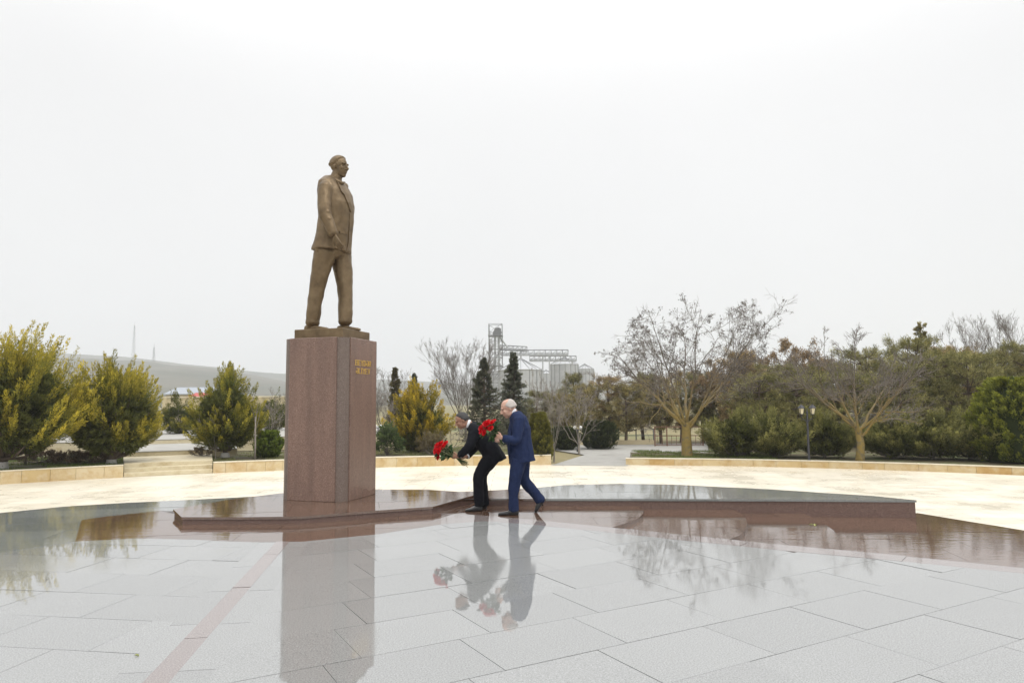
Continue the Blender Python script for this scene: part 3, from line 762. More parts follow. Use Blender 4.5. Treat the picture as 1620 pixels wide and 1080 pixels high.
shL = SP(540, 294, .30); elL = SP(541, 338, .38); wrL = SP(547, 370, .30)
J.limb([shR + Vector((.08, .12, -.02)), shR + Vector((0, 0, -.015)), elR, wrR], [.10, .126, .104, .082], 18)
J.limb([shL, elL, wrL], [.12, .10, .082], 16)
# soft folds at the elbow and under the arm
for a_, b_, r_ in (((507, 331, -.46), (519, 336, -.47), .04), ((508, 343, -.46), (521, 347, -.48), .04), ((512, 386, -.30), (503, 396, -.26), .04)):
    J.limb([SP(*a_), SP(*b_)], [r_ * .7, r_], 10)
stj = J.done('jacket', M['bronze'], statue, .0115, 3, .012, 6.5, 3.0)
T = Blob()
hipR = SP(515, 398, -.13); hipL = SP(538, 400, .12)
knR = SP(501, 455, -.12); anR = SP(495, 508, -.08); knL = SP(546.5, 452, .10); anL = SP(546, 506, .06)
T.ell(SP(526, 397), (sf, slat, UP), (.225, .27, .18))
T.limb([hipR, knR, anR], [.185, .13, .112], 18); T.limb([hipL, knL, anL], [.18, .13, .114], 18)
T.limb([anR + Vector((0, 0, .02)), anR - Vector((0, 0, .035))], [.115, .119], 16); T.limb([anL + Vector((0, 0, .02)), anL - Vector((0, 0, .035))], [.115, .119], 16)
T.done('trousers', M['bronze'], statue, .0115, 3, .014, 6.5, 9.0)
for an, d in ((anR, sf), (anL, (sf + Vector((.1, -.1, 0))).normalized())):
    B_ = Blob(); hl = Vector((an.x, an.y, foot_z)) - d * .15; shoe(B_, hl, hl + d * .46, UP, 1.55, .044); B_.done('shoe', M['bronze'], statue, .011, 2)
Hd = Blob(); hc = SP(536.5, 264.5, .02); hf = (sf + Vector((.05, -.02, -.04))).normalized(); hu = (UP - hf * UP.dot(hf)).normalized()
Pf, Af, scf = head_blob(Hd, hc, hf, hu, 1.52)
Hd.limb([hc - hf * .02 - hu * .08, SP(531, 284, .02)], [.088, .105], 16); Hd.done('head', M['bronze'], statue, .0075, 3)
Hn = Blob(); hand_blob(Hn, wrR + Vector((.02, -.01, -.04)), Vector((.46, -.04, -.88)), Vector((.5, .8, .1)), 1.55, .22, .03, -1, .3); Hn.done('hand', M['bronze'], statue, .0085, 2)
Hn = Blob(); hand_blob(Hn, wrL + Vector((.01, 0, -.05)), Vector((.2, -.1, -.97)), Vector((-.3, -.8, 0)), 1.5, .3, .03, 1, .4); Hn.done('hand', M['bronze'], statue, .0085, 2)
face_parts(statue, Pf, Af, scf, 1.52, M['bronze'], M['bronze'], None)
hair_cap(statue, Pf, Af, scf, 1.52, M['bronze'], lambda a, b_, c_: min(c_ - (-.30 if a < -.05 else -.30 + (a + .05) * 1.25), 1.0), .012)
# shirt collar, lapels, pocket flap
def ribbon(name, pts, w, th, m, parent, nrm):
    b = MB(); pts = [Vector(p) for p in pts]
    for i in range(len(pts) - 1): pass
    n = Vector(nrm).normalized(); vs = []
    for i, p in enumerate(pts):
        t = (pts[min(i + 1, len(pts) - 1)] - pts[max(i - 1, 0)]).normalized(); x = t.cross(n).normalized(); ww = w[i] if hasattr(w, '__len__') else w
        for a, c in ((-.5, 0), (.5, 0), (.5, 1), (-.5, 1)): vs.append(tuple(p + x * (a * ww) + n * (c * th)))
    b.v = vs; k = len(pts)
    for i in range(k - 1):
        for j in range(4): b.f.append((i * 4 + j, i * 4 + (j + 1) % 4, i * 4 + 4 + (j + 1) % 4, i * 4 + 4 + j))
    b.f.append((3, 2, 1, 0)); e = (k - 1) * 4; b.f.append((e, e + 1, e + 2, e + 3))
    return b.build(name, m, parent, smooth=False, bevel=min(.004, th * .3))
from mathutils.bvhtree import BVHTree
def surface_patch(name, owner, origin, outline, m, parent, lift=.004, th=.014):
    """a thin raised piece lying on a garment: its outline is carried onto the surface"""
    me = owner.data; bv = BVHTree.FromPolygons([v.co for v in me.vertices], [p_.vertices for p_ in me.polygons])
    top, bot = [], []; o_ = Vector((0, 0, CAMZ)) - origin; last = None
    for px, py in outline:
        d = ray(px, py).normalized(); hit, nn, ix, ds = bv.ray_cast(o_, d)
        if hit is None: hit, nn, ix, ds = bv.find_nearest(last if last else o_ + d * 11.5)
        last = hit; nn = nn if nn.dot(d) < 0 else -nn; top.append(hit + nn * (lift + th)); bot.append(hit - nn * .02)
    b = MB(); n = len(outline); b.v = [tuple(v) for v in bot + top]
    b.f = [(i, (i + 1) % n, n + (i + 1) % n, n + i) for i in range(n)]
    h2 = n // 2                                               # outline runs down one edge and back up the other
    for i in range(h2 - 1): b.f.append((n + i, n + i + 1, n + n - 2 - i, n + n - 1 - i))
    return b.build(name, m, parent)
surface_patch('lapel', stj, so, [(532, 287), (535.5, 295), (539, 303), (544, 309), (549, 321), (554, 336), (555.2, 335), (553, 321), (549.5, 308), (545.5, 298), (541.5, 291), (538, 286.5)], M['bronze'], statue, .002, .018)
surface_patch('jacket_front', stj, so, [(552.5, 338), (552, 360), (551, 380), (549, 392), (546.5, 397.5), (553, 398.5), (555, 394), (556, 380), (556.3, 360), (555.6, 338)], M['bronze'], statue, .0, .012)
surface_patch('pocket_flap', stj, so, [(537, 365.5), (543, 366.5), (549, 368), (549, 371.5), (543, 370), (537, 369)], M['bronze'], statue)
surface_patch('sleeve_hem', stj, so, [(519, 372), (524, 371), (529, 369), (535, 366.5), (536, 369), (530, 371.5), (525, 373.5), (520, 374.5)], M['bronze'], statue, .0, .008)
C = Blob(); C.limb([SP(525, 281, -.10), SP(533, 286.5, -.15), SP(541, 290, -.13), SP(545, 289, -.02)], [.035, .036, .03, .02], 10); C.done('collar', M['bronze'], statue, .008, 2)

# ---------- two men laying flowers
def man(label, Yc, spec):
    s_ = spec; base = at(*s_['base'], Yc); base.z = 0
    P = lambda px, py, dy=0.0: at(px, py, Yc + dy) - base
    F = s_['fwd'].normalized(); LAT = s_['lat']                # LAT = the wearer's left, towards the camera
    root = Blob()
    Ph, Ah, sch = None, None, None
    hc = P(*s_['head']); hf = s_['hf'].normalized(); hu = (UP - hf * UP.dot(hf)).normalized()
    Ph, Ah, sch = head_blob(root, hc, hf, hu, s_['hs'])
    sp = [P(*q) for q in s_['spine']]
    root.limb([hc - hf * .03 - hu * .05, sp[0]], [.056, .062], 14)
    root.loft(torso_secs(sp, [LAT] * len(sp), [(a * .8, b_ * .8, c_) for a, b_, c_ in s_['rad']]), k=20)
    A = {k: [P(*q) for q in s_[k]] for k in ('armN', 'armF', 'legN', 'legF')}
    for k in ('armN', 'armF'): root.limb(A[k], [.055, .042, .03], 12)
    for k in ('legN', 'legF'): root.limb(A[k], [.075, .05, .036], 12)
    for k in ('armN', 'armF'):
        h_ = s_['hand' + k[-1]]; hand_blob(root, A[k][-1] + Vector(h_['d']).normalized() * .02, Vector(h_['d']), Vector(h_['n']), 1.0, h_['curl'], .02, h_['side'], .8)
    for k in ('N', 'F'):
        hl, te = P(*s_['foot' + k][0]), P(*s_['foot' + k][1])
        fu = Vector(s_['foot' + k][2]).normalized(); root.limb([A['leg' + k][-1], hl.lerp(te, .25) + fu * .04, hl.lerp(te, .7) + fu * .022], [.034, .026, .014], 10)
    body = root.done('person', s_['skin'], None, .0055, 3); body.location = base
    tag(body, label, 'person', None)
    hair_cap(body, Ph, Ah, sch, s_['hs'], s_['hair'], s_['hairline'], s_.get('hthick', .0035))
    face_parts(body, Ph, Ah, sch, s_['hs'], s_['hair'], M['dark'], M['lip'])
    # jacket
    J = Blob(); J.loft(torso_secs(sp, [LAT] * len(sp), s_['rad']), k=26, pw=2.25)
    for k in ('armN', 'armF'):
        a = A[k]; inn = sp[1].lerp(a[0], .35)
        J.limb([inn, a[0], a[1], a[1].lerp(a[2], .9)], [.088, .088, .070, .056], 14)
    jk = J.done('jacket', s_['suit'], body, .0085, 4, .013, 10.0, s_['seed'])
    T = Blob(); hip = sp[-2]; T.ell(hip, (F, LAT, UP), (.128, .165, .12))
    for k in ('N', 'F'):
        l = A['leg' + k]; T.limb([l[0], l[1], l[2], l[2] + (l[2] - l[1]).normalized() * .015], [s_.get('thigh', .115), .083, .072, .075], 16)
    T.done('trousers', s_['suit'], body, .0085, 4, .013, 10.0, s_['seed'] + 5)
    for nm_, ol_ in s_.get('patches', ()): surface_patch(nm_, jk, base, ol_, s_['suit'], body, .0, .006)
    for k in ('N', 'F'):
        S = Blob(); hl, te = P(*s_['foot' + k][0]), P(*s_['foot' + k][1])
        if s_['foot' + k][2] == (0, 0, 1): hl.z = te.z = -.003
        fs = s_.get('shoe' + k, 1.12); shoe(S, hl, te, Vector(s_['foot' + k][2]), fs, .046); S.done('shoe', M['leather'], body, .006, 2)
    # shirt collar and cuffs
    c0 = hc.lerp(sp[0], .84); up = (hc - sp[0]).normalized(); l, f = frame(up, LAT); col = MB()
    K = 24
    for rr_, hh in ((.058, -.020), (.065, -.022), (.061, .006), (.058, .017), (.0545, .018), (.0535, .006)):
        for q_ in range(K):
            t = 2 * math.pi * q_ / K; col.v.append(tuple(c0 + l * (math.cos(t) * rr_) + f * (math.sin(t) * (rr_ + .003)) + up * (hh - .014 * math.sin(t))))
    for a_ in range(6):
        for q_ in range(K): col.f.append((a_ * K + q_, a_ * K + (q_ + 1) % K, ((a_ + 1) % 6) * K + (q_ + 1) % K, ((a_ + 1) % 6) * K + q_))
    col.build('shirt_collar', M['shirt'], body, smooth=True)
    for k in ('armN', 'armF'):
        a = A[k]; d = (a[2] - a[1]).normalized(); b = MB(); b.tube([a[2] - d * .05, a[2] - d * .005, a[2] + d * .002], [.046, .044, .036], 12); b.build('shirt_cuff', M['shirt'], body, smooth=True)
    ex = s_.get('extra')
    if ex: ex(body, P, A)
    return body, base, A, P

def watch(body, P, A):
    a = A['armN']; d = (a[2] - a[1]).normalized(); c_ = a[2] + d * .012; l, f = frame(d, Vector((0, 1, 0))); b = MB()
    b.tube([c_ + l * (math.cos(t) * .036) + f * (math.sin(t) * .036) for t in [2 * math.pi * i / 14 for i in range(15)]], .008, 6, False); b.build('wristwatch', M['dark'], body, smooth=True)
LATc = Vector((0, -1, 0))
Y1, Y2 = 10.66, 10.28
bend = dict(base=(757, 806), fwd=Vector((-1, -.05, 0)), lat=Vector((.05, -1, 0)), head=(731, 664.5), hf=Vector((-.90, -.12, -.42)), hs=1.0, skin=M['skin_a'], hair=M['hair_dark'], suit=M['black_suit'], seed=2.0,
    hairline=lambda a, b_, c_: (c_ + .70 if a < -.25 else c_ + .70 - (a + .25) * 1.45),
    spine=[(743, 671.5), (746.5, 674.5), (752.5, 680), (760.5, 691), (769, 701.5), (775.5, 712), (780, 721), (783.5, 731)],
    rad=[(.07, .07, 0), (.13, .09, 0), (.195, .115, -.005), (.205, .14, .0), (.195, .145, .005), (.20, .15, .0), (.21, .165, .0), (.215, .172, -.01)],
    armN=[(752, 681.5, -.20), (742.5, 707, -.27), (727.5, 720.5, -.20)], armF=[(751, 681, .20), (752, 708, .22), (738.5, 721.5, .02)],
    handN=dict(d=(-.9, .15, -.12), n=(.1, .9, .35), curl=.75, side=-1), handF=dict(d=(-.85, -.2, -.1), n=(0, -.9, .3), curl=.75, side=1),
    legN=[(778, 722, -.09), (756, 750.5, -.10), (758.5, 796.5, -.09)], legF=[(780, 722, .09), (761, 750, .10), (766, 795, .11)],
    patches=[('pocket_flap', [(763, 709), (767, 713.5), (771, 718), (769, 720), (765, 715.5), (761, 711)]), ('back_vent', [(783, 703), (786, 711), (789, 719), (790, 718.5), (787.2, 710.5), (784.2, 702.6)])],
    footN=[(763, 806.5, -.09), (736, 806.8, -.12), (0, 0, 1)], footF=[(770.5, 803.5, .13), (744, 803.2, .10), (0, 0, 1)], extra=watch)
man1, base1, A1, P1 = man('man in a black suit bending forward with red roses towards the platform', Y1, bend)
tall = dict(base=(812, 812), fwd=Vector((-1, -.05, 0)), lat=Vector((.05, -1, 0)), head=(804.5, 645.5), hf=Vector((-.90, -.05, -.34)), hs=1.10, skin=M['skin_b'], hair=M['hair_grey'], suit=M['navy_suit'], seed=6.0, hthick=.004,
    hairline=lambda a, b_, c_: min(.55 - a * .5 - max(0, c_) * .62, c_ + .55 - (a + .1) * 1.1 if a > -.1 else c_ + .55),
    spine=[(813, 653.5), (815, 656.5), (818.5, 663), (821.5, 678), (823, 696), (824, 712), (825, 723), (826, 730.5)],
    rad=[(.075, .075, 0), (.14, .10, 0), (.205, .125, -.01), (.22, .160, .0), (.21, .182, .015), (.215, .185, .01), (.215, .185, .0), (.215, .190, -.005)],
    armN=[(822, 664, -.21), (817, 697.5, -.30), (796.5, 693, -.30)], armF=[(817, 664, .21), (808, 696, .24), (796, 696, .02)],
    handN=dict(d=(-.88, .35, .25), n=(.2, .85, .3), curl=.8, side=-1), handF=dict(d=(-.9, -.25, .05), n=(0, -.8, .4), curl=.8, side=1), thigh=.118, shoeF=1.5,
    legN=[(821, 727, -.10), (813, 765, -.11), (812, 804, -.10)], legF=[(827, 727, .10), (829, 760, .10), (854, 790.5, .13)],
    patches=[('pocket_flap', [(808, 706.5), (814, 706), (820, 706), (820, 709.3), (814, 709.6), (808, 710)]), ('back_vent', [(833, 703), (836.5, 714), (838.5, 727), (839.8, 727), (837.8, 714), (834.3, 702.5)]), ('front_edge', [(806.5, 676), (804.5, 700), (805, 725), (806.3, 725), (806, 700), (808, 676)])],
    footN=[(820.5, 812.3, -.10), (788, 813.2, -.12), (0, 0, 1)], footF=[(864, 789.5, .14), (848, 811.5, .12), (-.80, 0, .60)])
man2, base2, A2, P2 = man('man in a navy blue suit stepping forward holding red roses', Y2, tall)

# bouquets: each rose, leaf and stem its own piece
def rose_mesh(seed):
    r_ = np.random.default_rng(seed); V, Q, Cc = [], [], []
    for ring, (n, R0, hgt, open_) in enumerate(((5, .036, .030, .85), (5, .028, .036, .5), (4, .018, .038, .25), (3, .009, .036, .1))):
        for k in range(n):
            a0 = 2 * math.pi * (k + .4 * ring) / n + r_.normal(0, .1); w = 2 * math.pi / n * .62; g = len(V)
            for i in range(3):
                t = i / 2; rr = R0 * (.35 + .65 * min(1, t * 1.4)) * (1 + open_ * .35 * t * t); z = -.012 + hgt * t
                for j in (-1, 0, 1):
                    a = a0 + j * w * (.6 + .5 * t); rj = rr * (1.0 if j == 0 else .93); V.append((rj * math.cos(a), rj * math.sin(a), z - (.004 if j and i == 2 else 0) - open_ * .006 * (i == 2)))
                    Cc.append(np.array((.78, .014, .024)) * r_.uniform(.8, 1.15) * (1.0 - .12 * ring))
            for i in range(2):
                for j in range(2): Q.append((g + i * 3 + j, g + i * 3 + j + 1, g + i * 3 + j + 4, g + i * 3 + j + 3))
    return mesh_np('rose', V, Q=Q, col=np.array(Cc), smooth=True)
ROSES = [rose_mesh(i) for i in range(4)]
def leaf_mesh(L, Wd, c):
    V = [(0, 0, 0), (L * .35, Wd * .5, .006), (L * .35, -Wd * .5, .006), (L * .35, 0, -.003), (L * .7, Wd * .38, 0), (L * .7, -Wd * .38, 0), (L * .7, 0, -.006), (L, 0, -.016)]
    T_ = [(0, 3, 1), (0, 2, 3), (4, 6, 7), (6, 5, 7)]; Q = [(1, 3, 6, 4), (3, 2, 5, 6)]
    return mesh_np('leaf', V, Q=Q, T=T_, col=np.tile(np.array(c), (8, 1)))
LEAVES = [leaf_mesh(.085, .048, (.035, .075, .025)), leaf_mesh(.075, .042, (.05, .095, .03)), leaf_mesh(.10, .05, (.025, .058, .022)), leaf_mesh(.07, .036, (.075, .115, .05))]
for me in ROSES: me.materials.append(M['rose'])
for me in LEAVES: me.materials.append(M['leafcol'])
def bouquet(label, grip, axis, L_head, heads, L_tail, seed, nleaf=46):
    r_ = random.Random(seed); root = tag(empty('rose_bouquet', tuple(grip)), label, 'bouquet'); axis = axis.normalized()
    l, f = frame(axis, Vector((0, 1, .3)))
    for k, (a, b_, c_) in enumerate(heads):
        tip = axis * (L_head + c_) + l * a + f * b_
        d = (axis + (l * a + f * b_) * 3.0).normalized()
        o = link('rose', ROSES[k % 4], None, root); o.location = tip
        o.rotation_euler = d.to_track_quat('Z', 'Y').to_euler(); s = r_.uniform(1.0, 1.25); o.scale = (s, s, s)
        b = MB(); mid = axis * .1 + (l * a + f * b_) * .25; sp_ = -axis * L_tail * r_.uniform(.8, 1.1) - (l * a + f * b_) * .45
        b.tube([tip - d * .01, mid + (l * a + f * b_) * .2, Vector((0, 0, 0)) + (l * a + f * b_) * .10, sp_], .0042, 5); b.build('stem', M['stem'], root)
    for k in range(nleaf):
        t = r_.uniform(.18, .92); rad_ = (.03 + .11 * t) * math.sqrt(r_.random()); an = r_.uniform(0, 2 * math.pi)
        p = axis * (L_head * t) + (l * math.cos(an) + f * math.sin(an)) * rad_
        d = (axis * r_.uniform(-.1, .9) + (l * math.cos(an) + f * math.sin(an)) * r_.uniform(.5, 1.2) + Vector((0, 0, r_.uniform(-.5, .2)))).normalized()
        o = link('leaf', LEAVES[k % 4], None, root); o.location = p; o.rotation_euler = (d.to_track_quat('X', 'Z') @ Matrix.Rotation(r_.uniform(-1.2, 1.2), 4, 'X').to_quaternion()).to_euler(); s = r_.uniform(.8, 1.25); o.scale = (s, s, s)
    return root
def disc(n, R, seed, sq=1.0):
    out = []
    for i in range(n):
        rr = R * math.sqrt((i + .5) / n); a = 2.39996 * i + seed; out.append((rr * math.cos(a), rr * math.sin(a) * sq, .03 - rr * .75 + .025 * math.sin(i * 5.1)))
    return out
g1 = at(718.5, 722.5, Y1 - .17); h1 = at(692, 707, Y1 - .30)
bouquet('bunch of red roses pointing at the platform, held by the bending man in black', g1, h1 - g1, (h1 - g1).length, disc(14, .125, .4), .24, 5, 50)
g2 = at(788, 692.5, Y2 - .16); h2 = at(767, 672, Y2 - .27)
bouquet('bunch of red roses held upright against the navy blue suit', g2, h2 - g2, (h2 - g2).length, disc(15, .125, 1.4), .14, 9, 60)
PALE = leaf_mesh(.075, .04, (.34, .36, .12)); PALE.materials.append(M['leafcol'])
# a few fallen leaves and a blossom on the wet paving
for i, (px, py, z, c_) in enumerate(((1287, 829, -.105, 'pale green fallen sprig lying on the wet red granite'), (212, 1036, 0, 'small yellow green leaf fallen on the pale granite floor beside the pink strip'))):
    r0 = tag(empty('fallen_leaf', tuple(onz(px, py, z + .006))), c_, 'leaf')
    for k in range(3 if i == 0 else 1):
        o = link('blade', PALE, None, r0); o.rotation_euler = (0, 0, .4 + k * 2.1); o.scale = (1.0, .7, 1) if i == 0 else (.5, .4, 1)

# ------------------------------------------------------------------ vegetation
def nrmz(a): return a / np.maximum(np.linalg.norm(a, axis=-1, keepdims=True), 1e-9)
def tubes(P, R, k):
    """P (N,S,3) polylines, R (N,S) radii -> verts, quads"""
    P = np.asarray(P, np.float32); N, S, _ = P.shape
    T = nrmz(P[:, -1] - P[:, 0]); ref = np.where(np.abs(T[:, 2:3]) > .9, np.array([[1., 0, 0]]), np.array([[0, 0, 1.]]))
    A = nrmz(np.cross(T, ref)); B = np.cross(T, A)
    an = np.arange(k) * 2 * np.pi / k
    ring = A[:, None, :] * np.cos(an)[None, :, None] + B[:, None, :] * np.sin(an)[None, :, None]
    V = P[:, :, None, :] + ring[:, None, :, :] * np.asarray(R)[:, :, None, None]
    idx = np.arange(N * S * k).reshape(N, S, k); nx = np.roll(idx, -1, axis=2)
    Q = np.stack([idx[:, :-1], nx[:, :-1], nx[:, 1:], idx[:, 1:]], -1).reshape(-1, 4)
    return V.reshape(-1, 3), Q
def merge(parts):
    V, Q, n = [], [], 0
    for v, q in parts: V.append(v); Q.append(q + n); n += len(v)
    return np.concatenate(V), np.concatenate(Q)
def grow(g, par, prad, n, t0, t1, ang_, ratio, up, wig, S=6, taper=.25, out=0.0, rscale=.6):
    """children along parent polylines"""
    N, PS_, _ = par.shape; idx = np.repeat(np.arange(N), n); M_ = len(idx)
    t = g.uniform(t0, t1, M_); x = t * (PS_ - 1); i = np.minimum(x.astype(int), PS_ - 2); fr = (x - i)[:, None]
    a, b_ = par[idx, i], par[idx, i + 1]; p = a + (b_ - a) * fr; tan = nrmz(b_ - a)
    r = prad[idx, i] + (prad[idx, i + 1] - prad[idx, i]) * fr[:, 0]
    plen = np.linalg.norm(np.diff(par, axis=1), axis=2).sum(1)[idx]
    rv = g.normal(size=(M_, 3)); perp = nrmz(rv - tan * (rv * tan).sum(1, keepdims=True))
    an = g.normal(ang_, ang_ * .25, M_)[:, None]
    d = tan * np.cos(an) + perp * np.sin(an); d[:, 2] += up
    if out:
        o = p - par[:, 0].mean(0)[None]; o[:, 2] = 0; d += nrmz(o) * out
    d = nrmz(d); L = plen * ratio * g.uniform(.55, 1.15, M_) * (1.15 - .55 * t)
    C = np.zeros((M_, S, 3)); C[:, 0] = p; cur = d.copy()
    for s in range(1, S):
        cur = nrmz(cur + g.normal(0, wig, (M_, 3)) + np.array([0, 0, up * .22])); C[:, s] = C[:, s - 1] + cur * (L / (S - 1))[:, None]
    R = (r * rscale)[:, None] * np.linspace(1, taper, S)[None]
    return C, R
def leaf_blades(base, d, L, Wd, g, fold=True):
    """N slim blades: two triangles each"""
    N = len(base); d = nrmz(d); rv = g.normal(size=(N, 3)); w = nrmz(np.cross(d, rv)); L = np.broadcast_to(L, (N,))[:, None]; Wd = np.broadcast_to(Wd, (N,))[:, None]
    m = base + d * L * .45
    V = np.stack([base, m + w * Wd * .5, base + d * L, m - w * Wd * .5], 1).reshape(-1, 3)
    Q = np.arange(N * 4).reshape(-1, 4); return V, Q
def plumes(g, bases, tips, R, n, L, Wd, c_in, c_tip, curve=.15, hue=.25):
    """feathery sprays: blades crowded round curved axes, thinning to a pointed tip"""
    N = len(bases); ax = tips - bases; ln = np.linalg.norm(ax, axis=1)
    idx = np.repeat(np.arange(N), n); t = g.uniform(0, 1, len(idx)) ** .8
    mid = np.zeros((N, 3)); mid[:, 2] = -curve * ln
    p = bases[idx] + ax[idx] * t[:, None] + mid[idx] * (4 * t * (1 - t))[:, None]
    tan = nrmz(ax[idx] + mid[idx] * (4 * (1 - 2 * t))[:, None])
    rv = g.normal(size=(len(idx), 3)); perp = nrmz(rv - tan * (rv * tan).sum(1, keepdims=True))
    rr = np.broadcast_to(R, (N,))[idx] * (1 - t) ** .7 * np.sqrt(g.uniform(0.05, 1, len(idx)))
    p = p + perp * rr[:, None]
    d = tan * 1.0 + perp * .55 + g.normal(0, .28, (len(idx), 3)) + np.array([0, 0, .25])
    V, Q = leaf_blades(p, d, L * g.uniform(.6, 1.25, len(idx)), Wd * g.uniform(.7, 1.3, len(idx)), g)
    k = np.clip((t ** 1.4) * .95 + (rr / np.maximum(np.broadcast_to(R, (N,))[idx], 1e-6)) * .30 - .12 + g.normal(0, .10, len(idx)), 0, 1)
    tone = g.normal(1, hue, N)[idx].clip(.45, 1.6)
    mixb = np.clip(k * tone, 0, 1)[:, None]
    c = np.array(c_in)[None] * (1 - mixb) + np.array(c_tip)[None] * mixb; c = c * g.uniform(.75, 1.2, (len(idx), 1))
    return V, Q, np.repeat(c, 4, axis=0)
def sphere_dirs(g, n, zmin=-.3):
    z = g.uniform(zmin, 1, n); a = g.uniform(0, 2 * np.pi, n); r = np.sqrt(1 - z * z); return np.stack([r * np.cos(a), r * np.sin(a), z], 1)
def plant(name, trunk, crown, mt, mc, label, cat, group, loc, rz=0.0, sc=1.0, extra=None):
    root = empty(name, loc, rz); root.scale = (sc, sc, sc); tag(root, label, cat, group)
    if trunk is not None: link('trunk', trunk, mt, root)
    if crown is not None: link('crown', crown, mc, root)
    return root
def limb_mesh(g, h0, r0, tips, name='trunk', k=6):
    n = len(tips); S = 6; P = np.zeros((n, S, 3)); b0 = np.array([0, 0, h0])
    for s in range(S):
        t = s / (S - 1); P[:, s] = b0 * (1 - t) + tips * t; P[:, s, 2] -= .12 * np.sin(np.pi * t) * np.linalg.norm(tips, axis=1)
    P += g.normal(0, .015, P.shape); P[:, 0] = b0
    R = r0 * .55 * np.linspace(1, .18, S)[None] * g.uniform(.6, 1, (n, 1))
    tr = np.array([[[0, 0, -.08], [.01, 0, h0 * .5], [0, 0, h0 + .05]]]); 
    return merge([tubes(tr, np.array([[r0 * 1.25, r0, r0 * .9]]), 8), tubes(P, R, k)])

def juniper(seed, h, w, n=150, m=135, c_in=(.035, .052, .014), c_tip=(.34, .275, .03), skew=(0, 0), flat=.8, trunk_h=.28, trunk_r=.09, name='juniper', R=.15, L=.10, Wd=.020):
    """spreading golden juniper: flame-shaped plumes fanning up and outwards from short limbs"""
    g = np.random.default_rng(seed)
    lobes = nrmz(sphere_dirs(g, 11, -.05) + np.array([0, 0, .15])); lr = g.uniform(.8, 1.12, 11)
    nb = max(14, n // 7); bd = sphere_dirs(g, nb, -.42); bi = g.integers(0, nb, n); br_ = g.uniform(.80, 1.06, nb)   # boughs, each a cluster of sprays
    d = nrmz(bd[bi] + g.normal(0, .15, (n, 3)))
    gain = 1 + .0 * d[:, 0]
    aff = np.clip((d @ lobes.T - .70) / .30, 0, 1) ** 1.2; gain = .68 + (aff * lr[None]).max(1) * .42
    prof = np.stack([d[:, 0] * w / 2, d[:, 1] * w / 2, np.where(d[:, 2] > 0, d[:, 2] * h * .60, d[:, 2] * h * .55)], 1)
    prof[:, :2] *= (1 - .38 * np.clip(d[:, 2], 0, 1) ** 1.5)[:, None]
    tips = prof * gain[:, None] * (br_[bi] * (g.uniform(0, 1, n) ** .6 * .44 + .64))[:, None] + np.array([0, 0, h * .40]); tips[:, 2] = np.clip(tips[:, 2], trunk_h * .55 + g.uniform(0, .12, n), h)
    tips[:, 0] += skew[0] * tips[:, 2]; tips[:, 1] += skew[1] * tips[:, 2]
    ctr = np.array([0, 0, h * .22]); out_ = tips - ctr; hor = out_.copy(); hor[:, 2] = 0
    dr = nrmz(nrmz(out_) * .8 + nrmz(hor) * .35 + np.array([0, 0, .50]) + g.normal(0, .12, (n, 3)))
    ln_ = np.minimum(np.linalg.norm(out_, axis=1) * .62, w * .20) * g.uniform(.75, 1.25, n)
    bases = tips - dr * ln_[:, None]; bases[:, 2] = np.maximum(bases[:, 2], trunk_h * .6)
    lead = g.uniform(size=n) < .22; tips[lead] += dr[lead] * (g.uniform(.08, .30, lead.sum()) * w / 4)[:, None]
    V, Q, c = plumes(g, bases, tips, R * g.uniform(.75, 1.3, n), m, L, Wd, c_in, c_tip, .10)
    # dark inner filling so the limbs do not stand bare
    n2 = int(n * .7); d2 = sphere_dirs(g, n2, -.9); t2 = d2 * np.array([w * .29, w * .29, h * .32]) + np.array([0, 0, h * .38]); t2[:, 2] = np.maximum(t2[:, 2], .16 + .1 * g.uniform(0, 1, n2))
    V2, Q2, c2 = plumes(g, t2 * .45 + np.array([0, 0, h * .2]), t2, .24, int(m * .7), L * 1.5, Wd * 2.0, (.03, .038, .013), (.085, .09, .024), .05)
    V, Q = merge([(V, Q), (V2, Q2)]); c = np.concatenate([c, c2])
    tv, tq = limb_mesh(g, trunk_h, trunk_r, np.concatenate([bases[:16], t2[:10]]))
    return mesh_np('trunk', tv, Q=tq, smooth=True), mesh_np('crown', V, Q=Q, col=c)

